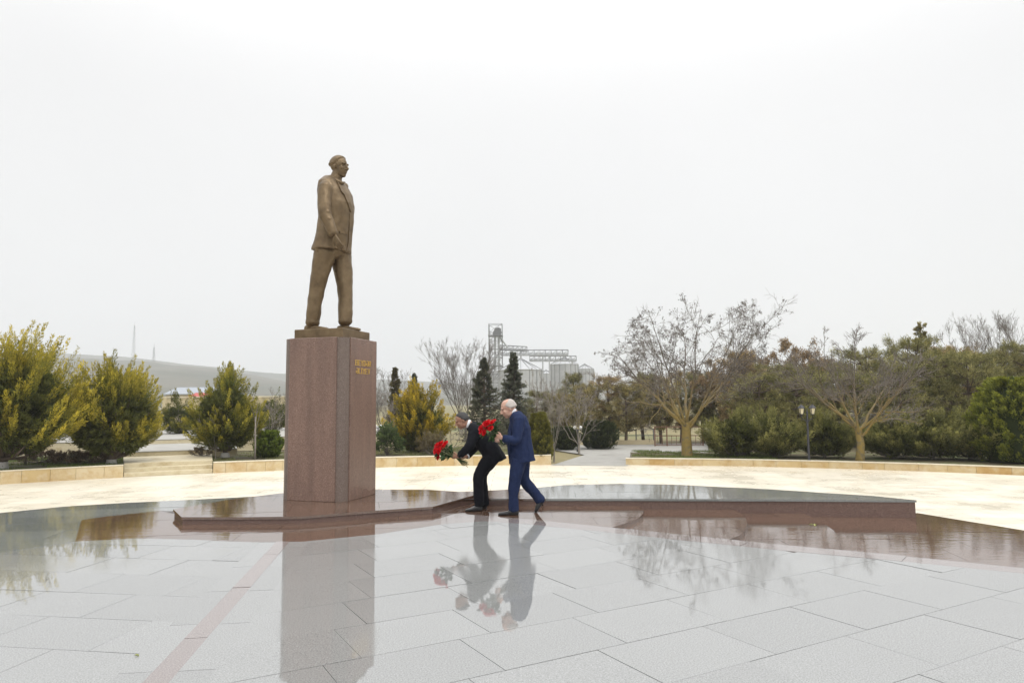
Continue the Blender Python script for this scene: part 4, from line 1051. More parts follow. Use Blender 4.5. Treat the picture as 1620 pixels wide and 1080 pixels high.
def thuja(seed, h, r, n, prof, c_in, c_tip, m=70, L=.08, Wd=.022, R=.06, up=1.0, fill=.55):
    """dense clipped conifer: short upright sprays over a closed outline r(z)"""
    g = np.random.default_rng(seed); z = g.uniform(.0, 1, n) ** .85; a = g.uniform(0, 2 * np.pi, n); rr = np.array([prof(q) for q in z]) * r * g.uniform(.82, 1.05, n)
    s = np.stack([rr * np.cos(a), rr * np.sin(a), z * h], 1)
    o = np.stack([np.cos(a), np.sin(a), np.zeros(n)], 1)
    bases = s - o * r * .22 - np.array([0, 0, .05 * up]); tips = s + o * r * .10 + np.array([0, 0, .13 * up]) * h ** .4; tips[:, 2] = np.minimum(tips[:, 2], h * 1.02)
    bases[:, 2] = np.maximum(bases[:, 2], .02)
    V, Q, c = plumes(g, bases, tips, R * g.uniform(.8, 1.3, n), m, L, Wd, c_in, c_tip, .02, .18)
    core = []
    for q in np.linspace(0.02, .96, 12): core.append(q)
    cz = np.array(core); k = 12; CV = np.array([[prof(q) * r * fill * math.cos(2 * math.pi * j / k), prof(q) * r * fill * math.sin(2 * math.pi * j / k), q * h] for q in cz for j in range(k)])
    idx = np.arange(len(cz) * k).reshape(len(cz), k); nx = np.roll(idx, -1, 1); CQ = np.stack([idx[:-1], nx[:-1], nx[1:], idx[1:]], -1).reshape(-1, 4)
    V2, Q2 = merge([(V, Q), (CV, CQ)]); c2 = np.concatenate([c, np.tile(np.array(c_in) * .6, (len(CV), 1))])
    tr = tubes(np.array([[[0, 0, -.08], [0, 0, h * .3], [0, 0, h * .7]]]), np.array([[.05, .04, .015]]), 6)
    return mesh_np('trunk', tr[0], Q=tr[1], smooth=True), mesh_np('crown', V2, Q=Q2, col=c2)

def spruce(seed, h, r, layers=22, per=9, c_in=(.03, .036, .026), c_tip=(.125, .13, .092), droop=.35, power=.9, bare=.06):
    g = np.random.default_rng(seed); bs, ts = [], []
    for i in range(layers):
        z = h * (bare + (1 - bare) * (i / layers)); rr = r * (1 - i / layers) ** power * g.uniform(.72, 1.12) + .05
        for k in range(per):
            a = g.uniform(0, 2 * np.pi); q = rr * g.uniform(.5, 1.2); z1 = z - droop * q * g.uniform(.2, .9) + .05
            bs.append((.06 * math.cos(a), .06 * math.sin(a), z + g.normal(0, .08))); ts.append((q * math.cos(a), q * math.sin(a), max(.08, z1 + .10 * q + g.normal(0, .07))))
    bs.append((0, 0, h * .84)); ts.append((0.01, 0, h))
    bs, ts = np.array(bs), np.array(ts)
    P = bs + (ts - bs) * .15
    ln = np.linalg.norm(ts - bs, axis=1)
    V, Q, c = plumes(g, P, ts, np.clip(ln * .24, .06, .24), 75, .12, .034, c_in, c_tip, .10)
    tr = tubes(np.array([[[0, 0, -.1], [0.02, 0, h * .4], [0, 0, h * .97]]]), np.array([[.10, .07, .012]]) * (h / 4), 7)
    br = tubes(np.stack([bs, (bs + ts) / 2 - np.array([0, 0, .05]), ts], 1), np.tile([[.022, .014, .004]], (len(bs), 1)), 4)
    tv, tq = merge([tr, br])
    return mesh_np('trunk', tv, Q=tq, smooth=True), mesh_np('crown', V, Q=Q, col=c)

def pine(seed, h, r, crown0=.28, c_in=(.03, .038, .016), c_tip=(.105, .105, .042), nl=9, per=5, tufts=7, pointy=.8):
    """young pine: whorled limbs carrying loose tufts of long needles"""
    g = np.random.default_rng(seed)
    tr = np.array([[[0, 0, -.1], [g.normal(0, .05), g.normal(0, .05), h * .35], [g.normal(0, .06), g.normal(0, .06), h * .7], [0, 0, h * .97]]]); trr = np.array([[.085, .07, .045, .012]]) * (h / 3.6)
    bs, ts = [], []
    for i in range(nl):
        f = i / (nl - 1); z = h * (crown0 + (.97 - crown0) * f); rr = r * (math.sin(math.pi * (.16 + .80 * (1 - f))) ** pointy if f > .12 else .8) 
        for k in range(per + (2 if f < .6 else 0)):
            a = g.uniform(0, 2 * np.pi); q = rr * g.uniform(.55, 1.15); bs.append((0, 0, z - .1)); ts.append((q * math.cos(a), q * math.sin(a), min(h, z + q * g.uniform(-.08, .55))))
    bs.append((0, 0, h * .85)); ts.append((0, 0, h))
    bs, ts = np.array(bs), np.array(ts); N = len(bs)
    S = 5; LP = np.stack([bs + (ts - bs) * q + np.array([0, 0, -.10 * math.sin(math.pi * q)]) for q in np.linspace(0, 1, S)], 1)
    LR = np.tile(np.linspace(.028, .006, S)[None], (N, 1)) * (h / 3.6)
    C2, R2 = grow(g, LP, LR, tufts, .3, 1.0, .6, .42, .25, .12, 4)
    tp = np.concatenate([C2[:, -1], C2[:, 2], LP[:, -1]]); td = np.concatenate([nrmz(C2[:, -1] - C2[:, -2])] * 2 + [nrmz(LP[:, -1] - LP[:, -2])])
    nn = 20; idx = np.repeat(np.arange(len(tp)), nn)
    off = g.normal(0, .055, (len(idx), 3)); d = td[idx] * .8 + g.normal(0, .75, (len(idx), 3)) + np.array([0, 0, .30])
    V, Q = leaf_blades(tp[idx] + off, d, g.uniform(.10, .20, len(idx)), .017, g)
    k = np.clip(g.normal(.5, .28, len(tp)), 0, 1)[idx][:, None]; c = np.array(c_in) * (1 - k) + np.array(c_tip) * k; c = c * g.uniform(.75, 1.25, (len(idx), 1))
    tv, tq = merge([tubes(tr, trr, 7), tubes(LP, LR, 5), tubes(C2, R2, 3)])
    return mesh_np('trunk', tv, Q=tq, smooth=True), mesh_np('crown', V, Q=Q, col=np.repeat(c, 4, axis=0))

def bare(seed, h, spread, trunk_h=.22, limbs=6, lv=(7, 7, 5), r0=.13, lean=(0, 0), up=.32, limb_ang=.75, pods=0.0, pod_c=(.05, .035, .025), leaf=0.0, twig=.0035, umbrella=.0, ratio=.55, wig=.16, droop=False, podsize=.08, out1=.15):
    """leafless tree: trunk, limbs, boughs and twigs, each grown from the one before"""
    g = np.random.default_rng(seed); th = h * trunk_h
    trunk = np.array([[[0, 0, -.1], [g.normal(0, .03), g.normal(0, .03), th * .5], [lean[0] * .3, lean[1] * .3, th]]])
    TR = np.array([[r0 * 1.25, r0, r0 * .92]])
    S = 9; N = limbs; a = 2 * np.pi * (np.arange(N) + g.uniform(-.3, .3, N)) / N; P = np.zeros((N, S, 3)); P[:, 0] = trunk[0, -1] - np.array([0, 0, .06 * h * 0]) 
    P[:, 0, 2] -= g.uniform(0, .35, N) * th
    for i in range(N):
        o = np.array([math.cos(a[i]), math.sin(a[i]), 0]); el = g.uniform(limb_ang - .25 - umbrella * .45, limb_ang + .25 + umbrella * .25) if i else 1.25
        reach = spread * .5 * g.uniform(.75, 1.0) * min(1.15, math.cos(el) / math.cos(limb_ang)); top = (h - th) * g.uniform(.74, .95) * (1 - umbrella * 1.5 * max(0, 1 - math.sin(el) / .93))
        for s in range(1, S):
            t = s / (S - 1); P[i, s] = P[i, 0] + o * reach * t ** .92 + np.array([lean[0] * t, lean[1] * t, top * (t ** (1.25 - umbrella * .55))])
    P[:, 1:] += np.cumsum(g.normal(0, .045 * h / 5, (N, S - 1, 3)), axis=1)
    R = r0 * .46 * (np.linspace(1, .16, S) ** 1.25)[None] * g.uniform(.6, 1.05, (N, 1))
    L1, R1 = grow(g, P, R, lv[0], .22, 1.0, .75, ratio, up, wig, 7, .25, out1)
    L2, R2 = grow(g, L1, R1, lv[1], .2, 1.0, .7, ratio, up * .8, wig, 6, .3, out1 * .65)
    L3, R3 = grow(g, L2, np.maximum(R2, twig * 1.5), lv[2], .15, 1.0, .65, ratio * 1.05, (-.1 if droop else up * .6), wig * 1.2, 4, .5, 0)
    R2 = np.maximum(R2, twig * 1.3); R3 = np.maximum(R3 * .8, twig)
    tv, tq = merge([tubes(trunk, TR, 9), tubes(P, R, 7), tubes(L1, np.maximum(R1, twig * 2), 5)])
    cv, cq = merge([tubes(L2, R2, 3), tubes(L3, R3, 3)])
    pm = None
    if pods:
        tips = L3[:, -1]; sel = tips[g.uniform(size=len(tips)) < pods]; nn = 9; idx = np.repeat(np.arange(len(sel)), nn)
        d = g.normal(0, .55, (len(idx), 3)) + np.array([0, 0, -.8])
        V, Q = leaf_blades(sel[idx] + g.normal(0, podsize * .45, (len(idx), 3)), d, g.uniform(podsize * .6, podsize * 1.4, len(idx)), podsize * .26, g)
        c = np.array(pod_c)[None] * g.uniform(.6, 1.5, (len(idx), 1)); pm = mesh_np('seed_pods', V, Q=Q, col=np.repeat(c, 4, axis=0))
    return mesh_np('trunk', tv, Q=tq, smooth=True), mesh_np('crown', cv, Q=cq), pm
def bare_tree(name, me, mt, mc, label, group, loc, rz=0.0, sc=1.0):
    o = plant(name, me[0], me[1], mt, mc, label, 'tree', group, loc, rz, sc)
    if me[2] is not None: link('seed_pods', me[2], M['foliage'], o)
    return o
def spot(px, py, z): return tuple(onz(px, py, z))
def ht(px, py0, py1, Y): return at(px, py1, Y).z - at(px, py0, Y).z
def deep(px, D, z): p = at(px, 690, D); return (p.x, D, z)

# golden junipers on the left beds
GRP = 'golden junipers in the left beds'
p = spot(2, 742, LZ); h_ = ht(20, 742, 512, p[1])
plant('juniper', *juniper(3, h_ * 1.04, 5.6, 640, 150, trunk_h=.36, trunk_r=.15, skew=(.06, 0)), M['pinkbark'], M['foliage'], 'largest golden juniper standing behind the ochre wall, its branches spreading widest', 'tree', GRP, p)
p = spot(176, 733, LZ); h_ = ht(180, 733, 562, p[1])
plant('juniper', *juniper(14, h_, 4.0, 430, 150, trunk_h=.2, trunk_r=.13, skew=(.02, 0), c_tip=(.29, .24, .03)), M['pinkbark'], M['foliage'], 'dense olive gold juniper beside the left end of the steps', 'tree', GRP, p)
p = spot(356, 722, LZ); h_ = ht(365, 722, 578, p[1])
plant('juniper', *juniper(29, h_ * 1.04, 3.2, 290, 140, trunk_h=.22, trunk_r=.09, skew=(.03, 0), c_tip=(.25, .215, .03)), M['pinkbark'], M['foliage'], 'upright olive juniper between the steps and the pedestal', 'tree', GRP, p)
p = deep(282, 36, -.1)
plant('juniper', *juniper(31, 2.3, 2.6, 90, 90, c_tip=(.13, .115, .022)), M['bark'], M['foliage'], 'small dull green juniper on the terrace beyond the steps', 'tree', GRP, p)
p = deep(85, 33, -.15)
plant('juniper', *juniper(33, 2.6, 3.4, 90, 90, c_in=(.02, .03, .012), c_tip=(.07, .075, .02)), M['bark'], M['foliage'], 'dark juniper behind the largest golden juniper', 'tree', GRP, p)
p = spot(664, 722, PLZ + .1); h_ = ht(664, 722, 603, p[1])
plant('juniper', *juniper(41, h_, 3.1, 230, 130, trunk_h=.2, c_tip=(.38, .275, .024), c_in=(.06, .062, .014)), M['bark'], M['foliage'], 'bright yellow juniper behind the bouquet of the bending man', 'tree', 'golden junipers behind the plaza', p)
p = deep(430, 40, -.3)
plant('juniper', *juniper(43, 3.0, 3.0, 80, 90, c_tip=(.12, .11, .022)), M['bark'], M['foliage'], 'dull juniper far behind the pedestal', 'tree', 'golden junipers behind the plaza', p)
# round and columnar thujas
ball = thuja(51, .92, .47, 260, lambda q: math.sqrt(max(0, 1 - (q * 1.75 - .72) ** 2 / 1.1)) , (.03, .045, .01), (.115, .15, .022), 60)
plant('thuja_ball', *ball, M['bark'], M['foliage'], 'round clipped green thuja beside the upright juniper', 'shrub', None, spot(424, 724, LZ - .06))
col_ = thuja(53, ht(850, 732, 658, 25.2), .42, 330, lambda q: (1 - q) ** .62 * (.82 + .18 * min(1, q * 6)), (.03, .035, .009), (.12, .112, .02), 60)
c1 = plant('thuja_column', *col_, M['bark'], M['foliage'], 'narrow pointed olive thuja behind the man in navy blue, taller of the pair', 'shrub', 'pair of columnar thujas by the path', spot(858, 729, PLZ + .1))
c2 = copy_tree(c1); c2.location = spot(846, 727, PLZ + .1); c2.scale = (.8, .8, .97); c2['label'] = 'narrow pointed olive thuja behind the man in navy blue, slimmer of the pair'
# leafy bushes
def bush(seed, h, w, n, m, c_in, c_tip, L=.07, Wd=.035, R=.16):
    g = np.random.default_rng(seed); d = sphere_dirs(g, n, -.1); tips = d * np.array([w / 2, w / 2, h * .62]) * g.uniform(.75, 1.08, (n, 1)) + np.array([0, 0, h * .38]); tips[:, 2] = np.clip(tips[:, 2], .06, None)
    bs = np.array([0, 0, h * .3]) + (tips - np.array([0, 0, h * .3])) * .45
    V, Q, c = plumes(g, bs, tips, R, m, L, Wd, c_in, c_tip, .03, .3); tv, tq = limb_mesh(g, h * .15, .035, tips[:18], k=4)
    return mesh_np('trunk', tv, Q=tq, smooth=True), mesh_np('crown', V, Q=Q, col=c)
plant('bush', *bush(61, 1.35, 1.3, 80, 90, (.022, .035, .015), (.085, .115, .04)), M['twig'], M['foliage'], 'round grey green bush just beside the right edge of the pedestal', 'shrub', None, spot(612, 727, PLZ + .12))
plant('bush', *bush(62, 1.15, 1.25, 70, 60, (.06, .045, .025), (.15, .125, .065), .08, .014), M['twig'], M['foliage'], 'dry brownish shrub under the bright yellow juniper', 'shrub', None, spot(684, 727, PLZ + .1))
# brown leafless hedge under the left junipers
g_ = np.random.default_rng(70)
for i, (px, lab) in enumerate(((70, 'low brown dry hedge shrub beside the whitewashed trunk of the largest juniper'), (112, 'low brown dry hedge shrub midway between the two large junipers'), (146, 'low brown dry hedge shrub under the dense olive gold juniper'))):
    plant('hedge_shrub', *bush(71 + i, .42, 1.5, 50, 60, (.06, .042, .028), (.15, .11, .07), .06, .022, .12), M['twig'], M['foliage'], lab, 'shrub', 'dry hedge shrubs in the left bed', spot(px, 733, LZ))
plant('hedge_shrub', *bush(75, .35, .9, 30, 40, (.06, .045, .03), (.16, .13, .08), .06, .018, .1), M['twig'], M['foliage'], 'dry twiggy shrub at the right end of the steps behind the wall', 'shrub', None, spot(318, 722, LZ))
# whitewashed trunk feet, a part of each juniper
for o in [q for q in bpy.data.objects if q.name.split('.')[0] == 'juniper' and q.get('group') == GRP][:3]:
    b = MB(); b.lathe((0, 0, -.03), [(.21, 0), (.17, .12), (.165, .24), (.12, .26)] if o.name == 'juniper' else [(.18, 0), (.145, .1), (.14, .16), (.10, .18)], 12); b.build('limewash_band', M['white'], o, True)

# ---------- broadleaf and bare trees
acacia = bare(101, 5.75, 6.2, .20, 9, (9, 8, 6), .17, (0, 0), .08, .82, .20, (.06, .05, .04), 0, .0030, .38, .52, .20, podsize=.085, out1=.42)
p = spot(1087, 722, RZ)
bare_tree('acacia_tree', acacia, M['lichen'], M['twig'], 'big spreading bare tree with dark seed pods behind the low wall', None, p, 3.3).scale = (1.02, 1.02, 1.07)
t2 = bare(107, 4.5, 4.8, .24, 8, (9, 8, 6), .12, (0, 0), .20, .78, 0, leaf=0, twig=.0035, umbrella=.35, ratio=.5, wig=.2)
p = spot(1360, 729, RZ)
bare_tree('bare_tree', t2, M['lichen'], M['twig'], 'crooked bare tree with yellow lichen on its trunk, standing beside the double lamp post', None, p, 1.1)
pod = bare(113, 4.7, 4.6, .25, 6, (8, 7, 6), .10, (0, 0), .22, .85, .95, (.17, .12, .065), 0, .006, .5, .5, .17, podsize=.13)
BROWN = 'brown seeded trees beyond the big bare tree'
bare_tree('brown_tree', pod, M['bark'], M['twig'], 'bare tree full of brown seed clusters beyond the right side of the big bare tree', BROWN, deep(1215, 34, -.55), .3, 1.02)
for px, D, rz, s_ in ((1150, 36, 2.2, .85), (1262, 36, 4.0, 1.0)):
    q = copy_tree(bpy.data.objects['brown_tree']); q.location = deep(px, D, -.55); q.rotation_euler = (0, 0, rz); q.scale = (s_,) * 3
    q['label'] = 'bare tree full of brown seed clusters beyond the lamp post' if px > 1200 else 'smaller brown seeded tree directly behind the crown of the big bare tree'
upr = bare(127, 7.0, 4.6, .18, 10, (9, 8, 6), .09, (0, 0), .45, 1.12, 0, twig=.0036, ratio=.5, wig=.05)
UPR = 'tall bare trees with upright branches'
bt_ = bare_tree('upright_bare_tree', upr, M['bark'], M['twig'], 'tall bare tree with many upright branches behind the green thuja hedge', UPR, deep(1570, 33, -.5), .2, .80)
q = copy_tree(bt_); q.location = deep(1625, 37, -.5); q.rotation_euler = (0, 0, 2.0); q.scale = (.86,) * 3; q['label'] = 'tall bare upright tree farther back, half hidden by the green thuja hedge'
fan = bare(131, 6.9, 5.6, .14, 11, (10, 9, 7), .11, (0, 0), .45, 1.0, 0, twig=.0038, ratio=.5, wig=.06)
bare_tree('upright_bare_tree', fan, M['bark'], M['twig'], 'wide fan shaped bare tree beside the silo tower', UPR, deep(737, 42, -.6), .2, .80)
q = copy_tree(bt_); q.location = deep(604, 44, -.6); q.rotation_euler = (0, 0, 3.1); q.scale = (.65, .65, .58); q['label'] = 'bare tree whose top shows past the right edge of the pedestal'
sm = bare(137, 2.9, 3.0, .16, 6, (6, 6, 5), .045, (0, 0), .30, .9, 0, twig=.0035, ratio=.5, wig=.18)
SMB = 'small pale bare trees by the path'
st_ = bare_tree('small_bare_tree', sm, M['palebark'], M['palebark'], 'small pale bare tree in front of the dark pines by the path', SMB, deep(916, 30, PLZ), .3, 1.0)
q = copy_tree(st_); q.location = deep(876, 26.3, PLZ + .05); q.rotation_euler = (0, 0, 1.3); q.scale = (.62, .62, 1.1); q['label'] = 'slender pale bare tree beside the pair of columnar thujas'
q = copy_tree(st_); q.location = deep(628, 36, PLZ); q.rotation_euler = (0, 0, 2.3); q.scale = (.9, .9, .95); q['label'] = 'pale bare shrub-like tree left of the bright yellow juniper, by the pedestal'
q = copy_tree(st_); q.location = deep(715, 31, PLZ); q.rotation_euler = (0, 0, 4.3); q.scale = (.9, .9, .5); q['label'] = 'low tangle of pale bare branches behind the bending man'
q = copy_tree(st_); q.location = spot(341, 724, LZ); q.rotation_euler = (0, 0, .7); q.scale = (.42, .42, .60); q['label'] = 'young bare sapling in front of the upright juniper'
q = copy_tree(st_); q.location = deep(1400, 27.5, RZ); q.rotation_euler = (0, 0, 5.3); q.scale = (1.0, 1.0, .62); q['label'] = 'pale tangled bare shrub in front of the right-hand pines'
q = copy_tree(st_); q.location = deep(425, 27.5, -.35); q.rotation_euler = (0, 0, 5.9); q.scale = (.7, .7, .85); q['label'] = 'thin bare tree against the beige wall beside the pedestal'
for px, lab in ((40, 'thin young trunk beside the whitewashed trunk of the largest juniper'), (403, 'pale thin staked sapling beside the round thuja')):
    b = MB(); b.tube([(0, 0, -.05), (.01, 0, .5), (-.01, 0, 1.0), (.0, .02, 1.5)], [.035, .03, .026, .015], 7)
    tv = b.mesh('trunk', True); tw = tubes(np.array([[[0, 0, 1.0], [.1, 0, 1.4], [.15, .05, 1.9]], [[0, 0, 1.2], [-.1, .05, 1.6], [-.22, .05, 1.95]], [[0, 0, 1.3], [0, .1, 1.7], [.03, .1, 2.1]]]), np.tile([[.012, .008, .003]], (3, 1)), 4)
    plant('sapling', tv, mesh_np('crown', *tw), M['palebark'] if px > 100 else M['bark'], M['twig'], lab, 'tree', None, spot(px, 735 if px < 100 else 728, LZ - (.06 if px > 300 else 0)))

# ---------- dark conifers behind the men
SPR = 'dark spruces in front of the silos'
sp1 = spruce(201, ht(812, 706, 560, 36), 1.6, 36, 8, power=1.05)
plant('spruce', *sp1, M['pinkbark'], M['foliage'], 'dark pointed spruce standing in front of the largest silo', 'tree', SPR, deep(813, 36, -.6))
sp2 = spruce(203, ht(765, 706, 565, 34), 1.9, 28, 7, (.022, .027, .018), (.10, .10, .066), .25, 1.1)
plant('spruce', *sp2, M['pinkbark'], M['foliage'], 'ragged dark spruce with a thin top between the two men and the bare fan tree', 'tree', SPR, deep(766, 34, -.6))
q = copy_tree(bpy.data.objects['spruce']); q.location = deep(655, 44, -.6); q.rotation_euler = (0, 0, 1.0); q.scale = (.85, .85, .85); q['label'] = 'grey green spruce top rising behind the bright yellow juniper'
cyp = spruce(207, ht(624, 712, 592, 38), .55, 24, 8, (.05, .045, .022), (.11, .095, .045), .1, .8)
plant('cypress', *cyp, M['pinkbark'], M['foliage'], 'slim brownish conifer between the pedestal and the yellow juniper', 'tree', None, deep(624, 38, -.6))

# ---------- pines: four built, the rest are copies
PB = [pine(301, 3.7, 1.15, .28, (.055, .06, .028), (.21, .19, .085)), pine(303, 3.5, 1.3, .25, (.07, .066, .03), (.27, .22, .09)), pine(305, 4.1, 1.25, .22, (.08, .066, .034), (.31, .22, .10)), pine(307, 3.9, 1.5, .12, (.06, .066, .028), (.25, .225, .085), 11, 6)]
PN = [None] * 4
def put_pine(k, loc, rz, sc, label, group):
    if PN[k] is None:
        PN[k] = plant('pine_tree', *PB[k], M['pinkbark'], M['foliage'], label, 'tree', group, loc, rz, 1.0); o = PN[k]
    else: o = copy_tree(PN[k]); o.location = loc; o.rotation_euler = (0, 0, rz); o['label'] = label; o['group'] = group
    o.scale = (sc[0], sc[0], sc[1]); return o
CP = 'pines with bare stems behind the paved path'
for i, (px, D, k, s0, s1) in enumerate(((852, 38, 0, .9, .72), (884, 39, 1, .95, .72), (908, 40, 0, .8, .98), (936, 36.5, 1, 1.0, .84), (962, 37.5, 2, 1.0, .82), (990, 36, 1, 1.05, .86), (1018, 37.5, 0, 1.1, .95), (1046, 36.5, 1, 1.1, .92), (1078, 38.5, 2, 1.05, .88), (1112, 37, 0, 1.1, .95), (1140, 38, 1, 1.05, .95))):
    put_pine(k, deep(px, D, PLZ), i * 1.7, (s0, s1), 'olive pine in the far row, ' + ('below the silos' if px < 930 else 'between the round bush and the gate' if px < 1030 else 'behind the trunk of the big bare tree'), CP)
RP = 'pines crowding behind the right-hand wall'
for i, (px, D, k, s0, s1) in enumerate(((1172, 33, 2, 1.0, 1.02), (1204, 30, 3, .95, .80), (1236, 32, 3, 1.0, .92), (1262, 29.5, 3, .95, .75), (1290, 31.5, 3, 1.05, .9), (1316, 33.5, 0, 1.1, 1.0), (1338, 30, 3, 1.0, .78), (1376, 31.5, 3, 1.05, .95), (1404, 33, 1, 1.2, 1.05), (1428, 29.5, 3, 1.0, .85), (1456, 31.5, 3, 1.0, 1.05), (1486, 30, 3, 1.0, .98), (1512, 32, 2, 1.2, 1.02), (1536, 29, 3, .95, .85), (1562, 31.5, 3, 1.1, 1.0), (1590, 33, 1, 1.25, 1.15), (1640, 31, 3, 1.1, 1.0))):
    put_pine(k, deep(px, D, PLZ + .1), i * 2.3 + .5, (s0, s1 * (1.02 + .12 * ((i * 7) % 3 == 1)) if px > 1290 else s1), 'bushy pine in the thicket ' + ('between the big bare tree and the lamp post' if px < 1280 else 'between the lamp post and the crooked bare tree' if px < 1360 else 'between the crooked bare tree and the tallest pine' if px < 1470 else 'behind the bright thuja and tall upright bare trees'), RP)
tp = spruce(311, 5.75, 2.3, 17, 6, (.075, .07, .028), (.27, .23, .085), -.25, .85)
plant('tall_pine', *tp, M['pinkbark'], M['foliage'], 'tallest narrow pine with clumped foliage rising above the thicket', 'tree', None, deep(1466, 33.5, -.5))
# green junipers and the thuja hedge in the right bed
GJ = 'green junipers behind the right-hand wall'
gj = juniper(401, 1.75, 3.2, 170, 105, (.045, .052, .02), (.21, .20, .065), (0, 0), .8, .1, .07, R=.18, L=.11)
o = plant('green_juniper', *gj, M['bark'], M['foliage'], 'broad dark green juniper beside the trunk of the big bare tree', 'shrub', GJ, spot(1165, 722, RZ))
for px, py, rz, sc, lab in ((1225, 723, 1.2, (.95, .95, 1.0), 'broad dark green juniper beside the lamp post, on the big bare tree side'), (1305, 724, 2.6, (.9, .9, .98), 'broad dark green juniper between the lamp post and the crooked bare tree'), (1415, 725, 4.0, (.95, .95, .9), 'broad dark green juniper just past the crooked bare tree'), (1475, 726, 5.0, (.95, .95, .95), 'broad dark green juniper under the tallest narrow pine'), (1535, 727, .6, (.95, .95, .95), 'broad dark green juniper touching the bright thuja hedge')):
    q = copy_tree(o); q.location = spot(px, py, RZ); q.rotation_euler = (0, 0, rz); q.scale = sc; q['label'] = lab
hd = thuja(421, ht(1600, 731, 603, 22.5), 1.25, 520, lambda q: math.sqrt(max(.0, 1 - (max(0, q - .25) / .76) ** 2)) * (.9 + .1 * min(1, q * 5)), (.035, .05, .012), (.19, .20, .03), 75, .10, .034, .13, 1.2, .7)
plant('thuja_hedge', *hd, M['bark'], M['foliage'], 'bright green dense thuja at the end of the right-hand wall', 'shrub', None, spot(1612, 731, RZ))
db = thuja(431, 1.25, .85, 260, lambda q: math.sqrt(max(0, 1 - (q * 1.7 - .7) ** 2 / 1.1)), (.02, .026, .012), (.05, .06, .022), 60, .08, .03)
d1 = plant('round_bush', *db, M['bark'], M['foliage'], 'round dark bush beneath the pines beside the small far lamp', 'shrub', 'round dark bushes under the pines', deep(948, 33, PLZ))
q = copy_tree(d1); q.location = deep(893, 32.5, PLZ); q.scale = (.8, .8, .8); q['label'] = 'round dark bush beneath the pines nearer the columnar thujas'

# grass in the beds: nobody could count it
def grass(name, seed, n, a0, a1, r0, r1, z, label, c0, c1):
    g = np.random.default_rng(seed); a = g.uniform(a0, a1, n); r = np.sqrt(g.uniform(r0 ** 2, r1 ** 2, n)); b = np.stack([PC[0] + r * np.cos(a), PC[1] + r * np.sin(a), np.full(n, z - .005)], 1)
    keep = np.array([mnoise.noise(Vector((q[0] * .8, q[1] * .8, seed))) for q in b]) > -.18; b = b[keep]; n = len(b)
    d = g.normal(0, .35, (n, 3)) + np.array([0, 0, 1.0]); V, Q = leaf_blades(b, d, g.uniform(.03, .10, n), .012, g); k = g.uniform(0, 1, (n, 1)); c = np.array(c0) * (1 - k) + np.array(c1) * k
    tag(link(name, mesh_np(name, V, Q=Q, col=np.repeat(c, 4, 0)), M['foliage']), label, 'grass', None, 'stuff')
grass('grass', 1, 26000, A_L1, A_L0 - .25, PR + .25, 31, LZ, 'short green grass under the golden junipers', (.05, .085, .018), (.13, .15, .045))
grass('grass', 2, 22000, A_M1 + .02, A_S1, PR + .25, 30, LZ - .06, 'thin yellow green grass behind the pedestal', (.07, .09, .025), (.17, .16, .07))
grass('grass', 3, 16000, A_R0 - .2, A_R0 - .01, PR + .3, 29, RZ, 'green grass round the foot of the big bare tree', (.05, .085, .02), (.14, .15, .05))

# ------------------------------------------------------------------ lamps, fence, buildings, silos, masts
def lantern(parent, c, s, arm_from):
    """tapered four-sided lantern standing on a bracket"""
    root = MB(); root.tube([arm_from, (c[0] * .55 + arm_from[0] * .45, c[1], c[2] - .17 * s), (c[0], c[1], c[2] - .15 * s), (c[0], c[1], c[2] - .02 * s)], .013 * s, 6)
    root.build('bracket', M['iron'], parent)
    b = MB(); b.lathe(c, [(.055 * s, .01 * s), (.095 * s, .20 * s)], 4, math.pi / 4); g = b.build('lamp_glass', M['lampglass'], parent)
    b = MB(); b.lathe(c, [(.06 * s, -.02 * s), (.065 * s, .008 * s)], 8); 
    for k in range(4):
        a = math.pi / 4 + k * math.pi / 2; b.bar((c[0] + .057 * s * math.cos(a), c[1] + .057 * s * math.sin(a), c[2]), (c[0] + .098 * s * math.cos(a), c[1] + .098 * s * math.sin(a), c[2] + .20 * s), .012 * s)
    b.lathe((c[0], c[1], c[2] + .202 * s), [(.125 * s, 0), (.12 * s, .018 * s), (.085 * s, .06 * s), (.05 * s, .10 * s), (.02 * s, .115 * s), (.012 * s, .15 * s)], 8, math.pi / 8)
    b.build('lantern_cage', M['iron'], g)
def lamp_post(px, py, top, label, group=None):
    loc = onz(px, py, PLZ); H_ = at(px, top, loc.y).z - PLZ; s = H_ / 2.1
    root = tag(empty('lamp_post', tuple(loc)), label, 'street lamp', group)
    b = MB(); b.lathe((0, 0, 0), [(.11 * s, 0), (.11 * s, .05 * s), (.075 * s, .09 * s), (.07 * s, .22 * s), (.05 * s, .26 * s)], 10); b.build('base', M['iron'], root)
    b = MB(); b.lathe((0, 0, .2 * s), [(.042 * s, 0), (.040 * s, .9 * s), (.048 * s, .92 * s), (.036 * s, .95 * s), (.032 * s, 1.62 * s), (.045 * s, 1.65 * s), (.02 * s, 1.72 * s), (.008 * s, 1.80 * s)], 10); b.build('pole', M['iron'], root)
    for sx in (-1, 1): lantern(root, (sx * .19 * s, 0, 1.80 * s), s, (0, 0, 1.52 * s))
    return root
lamp_post(1280.5, 739, 641, 'dark iron double lantern lamp post standing against the low right-hand wall')
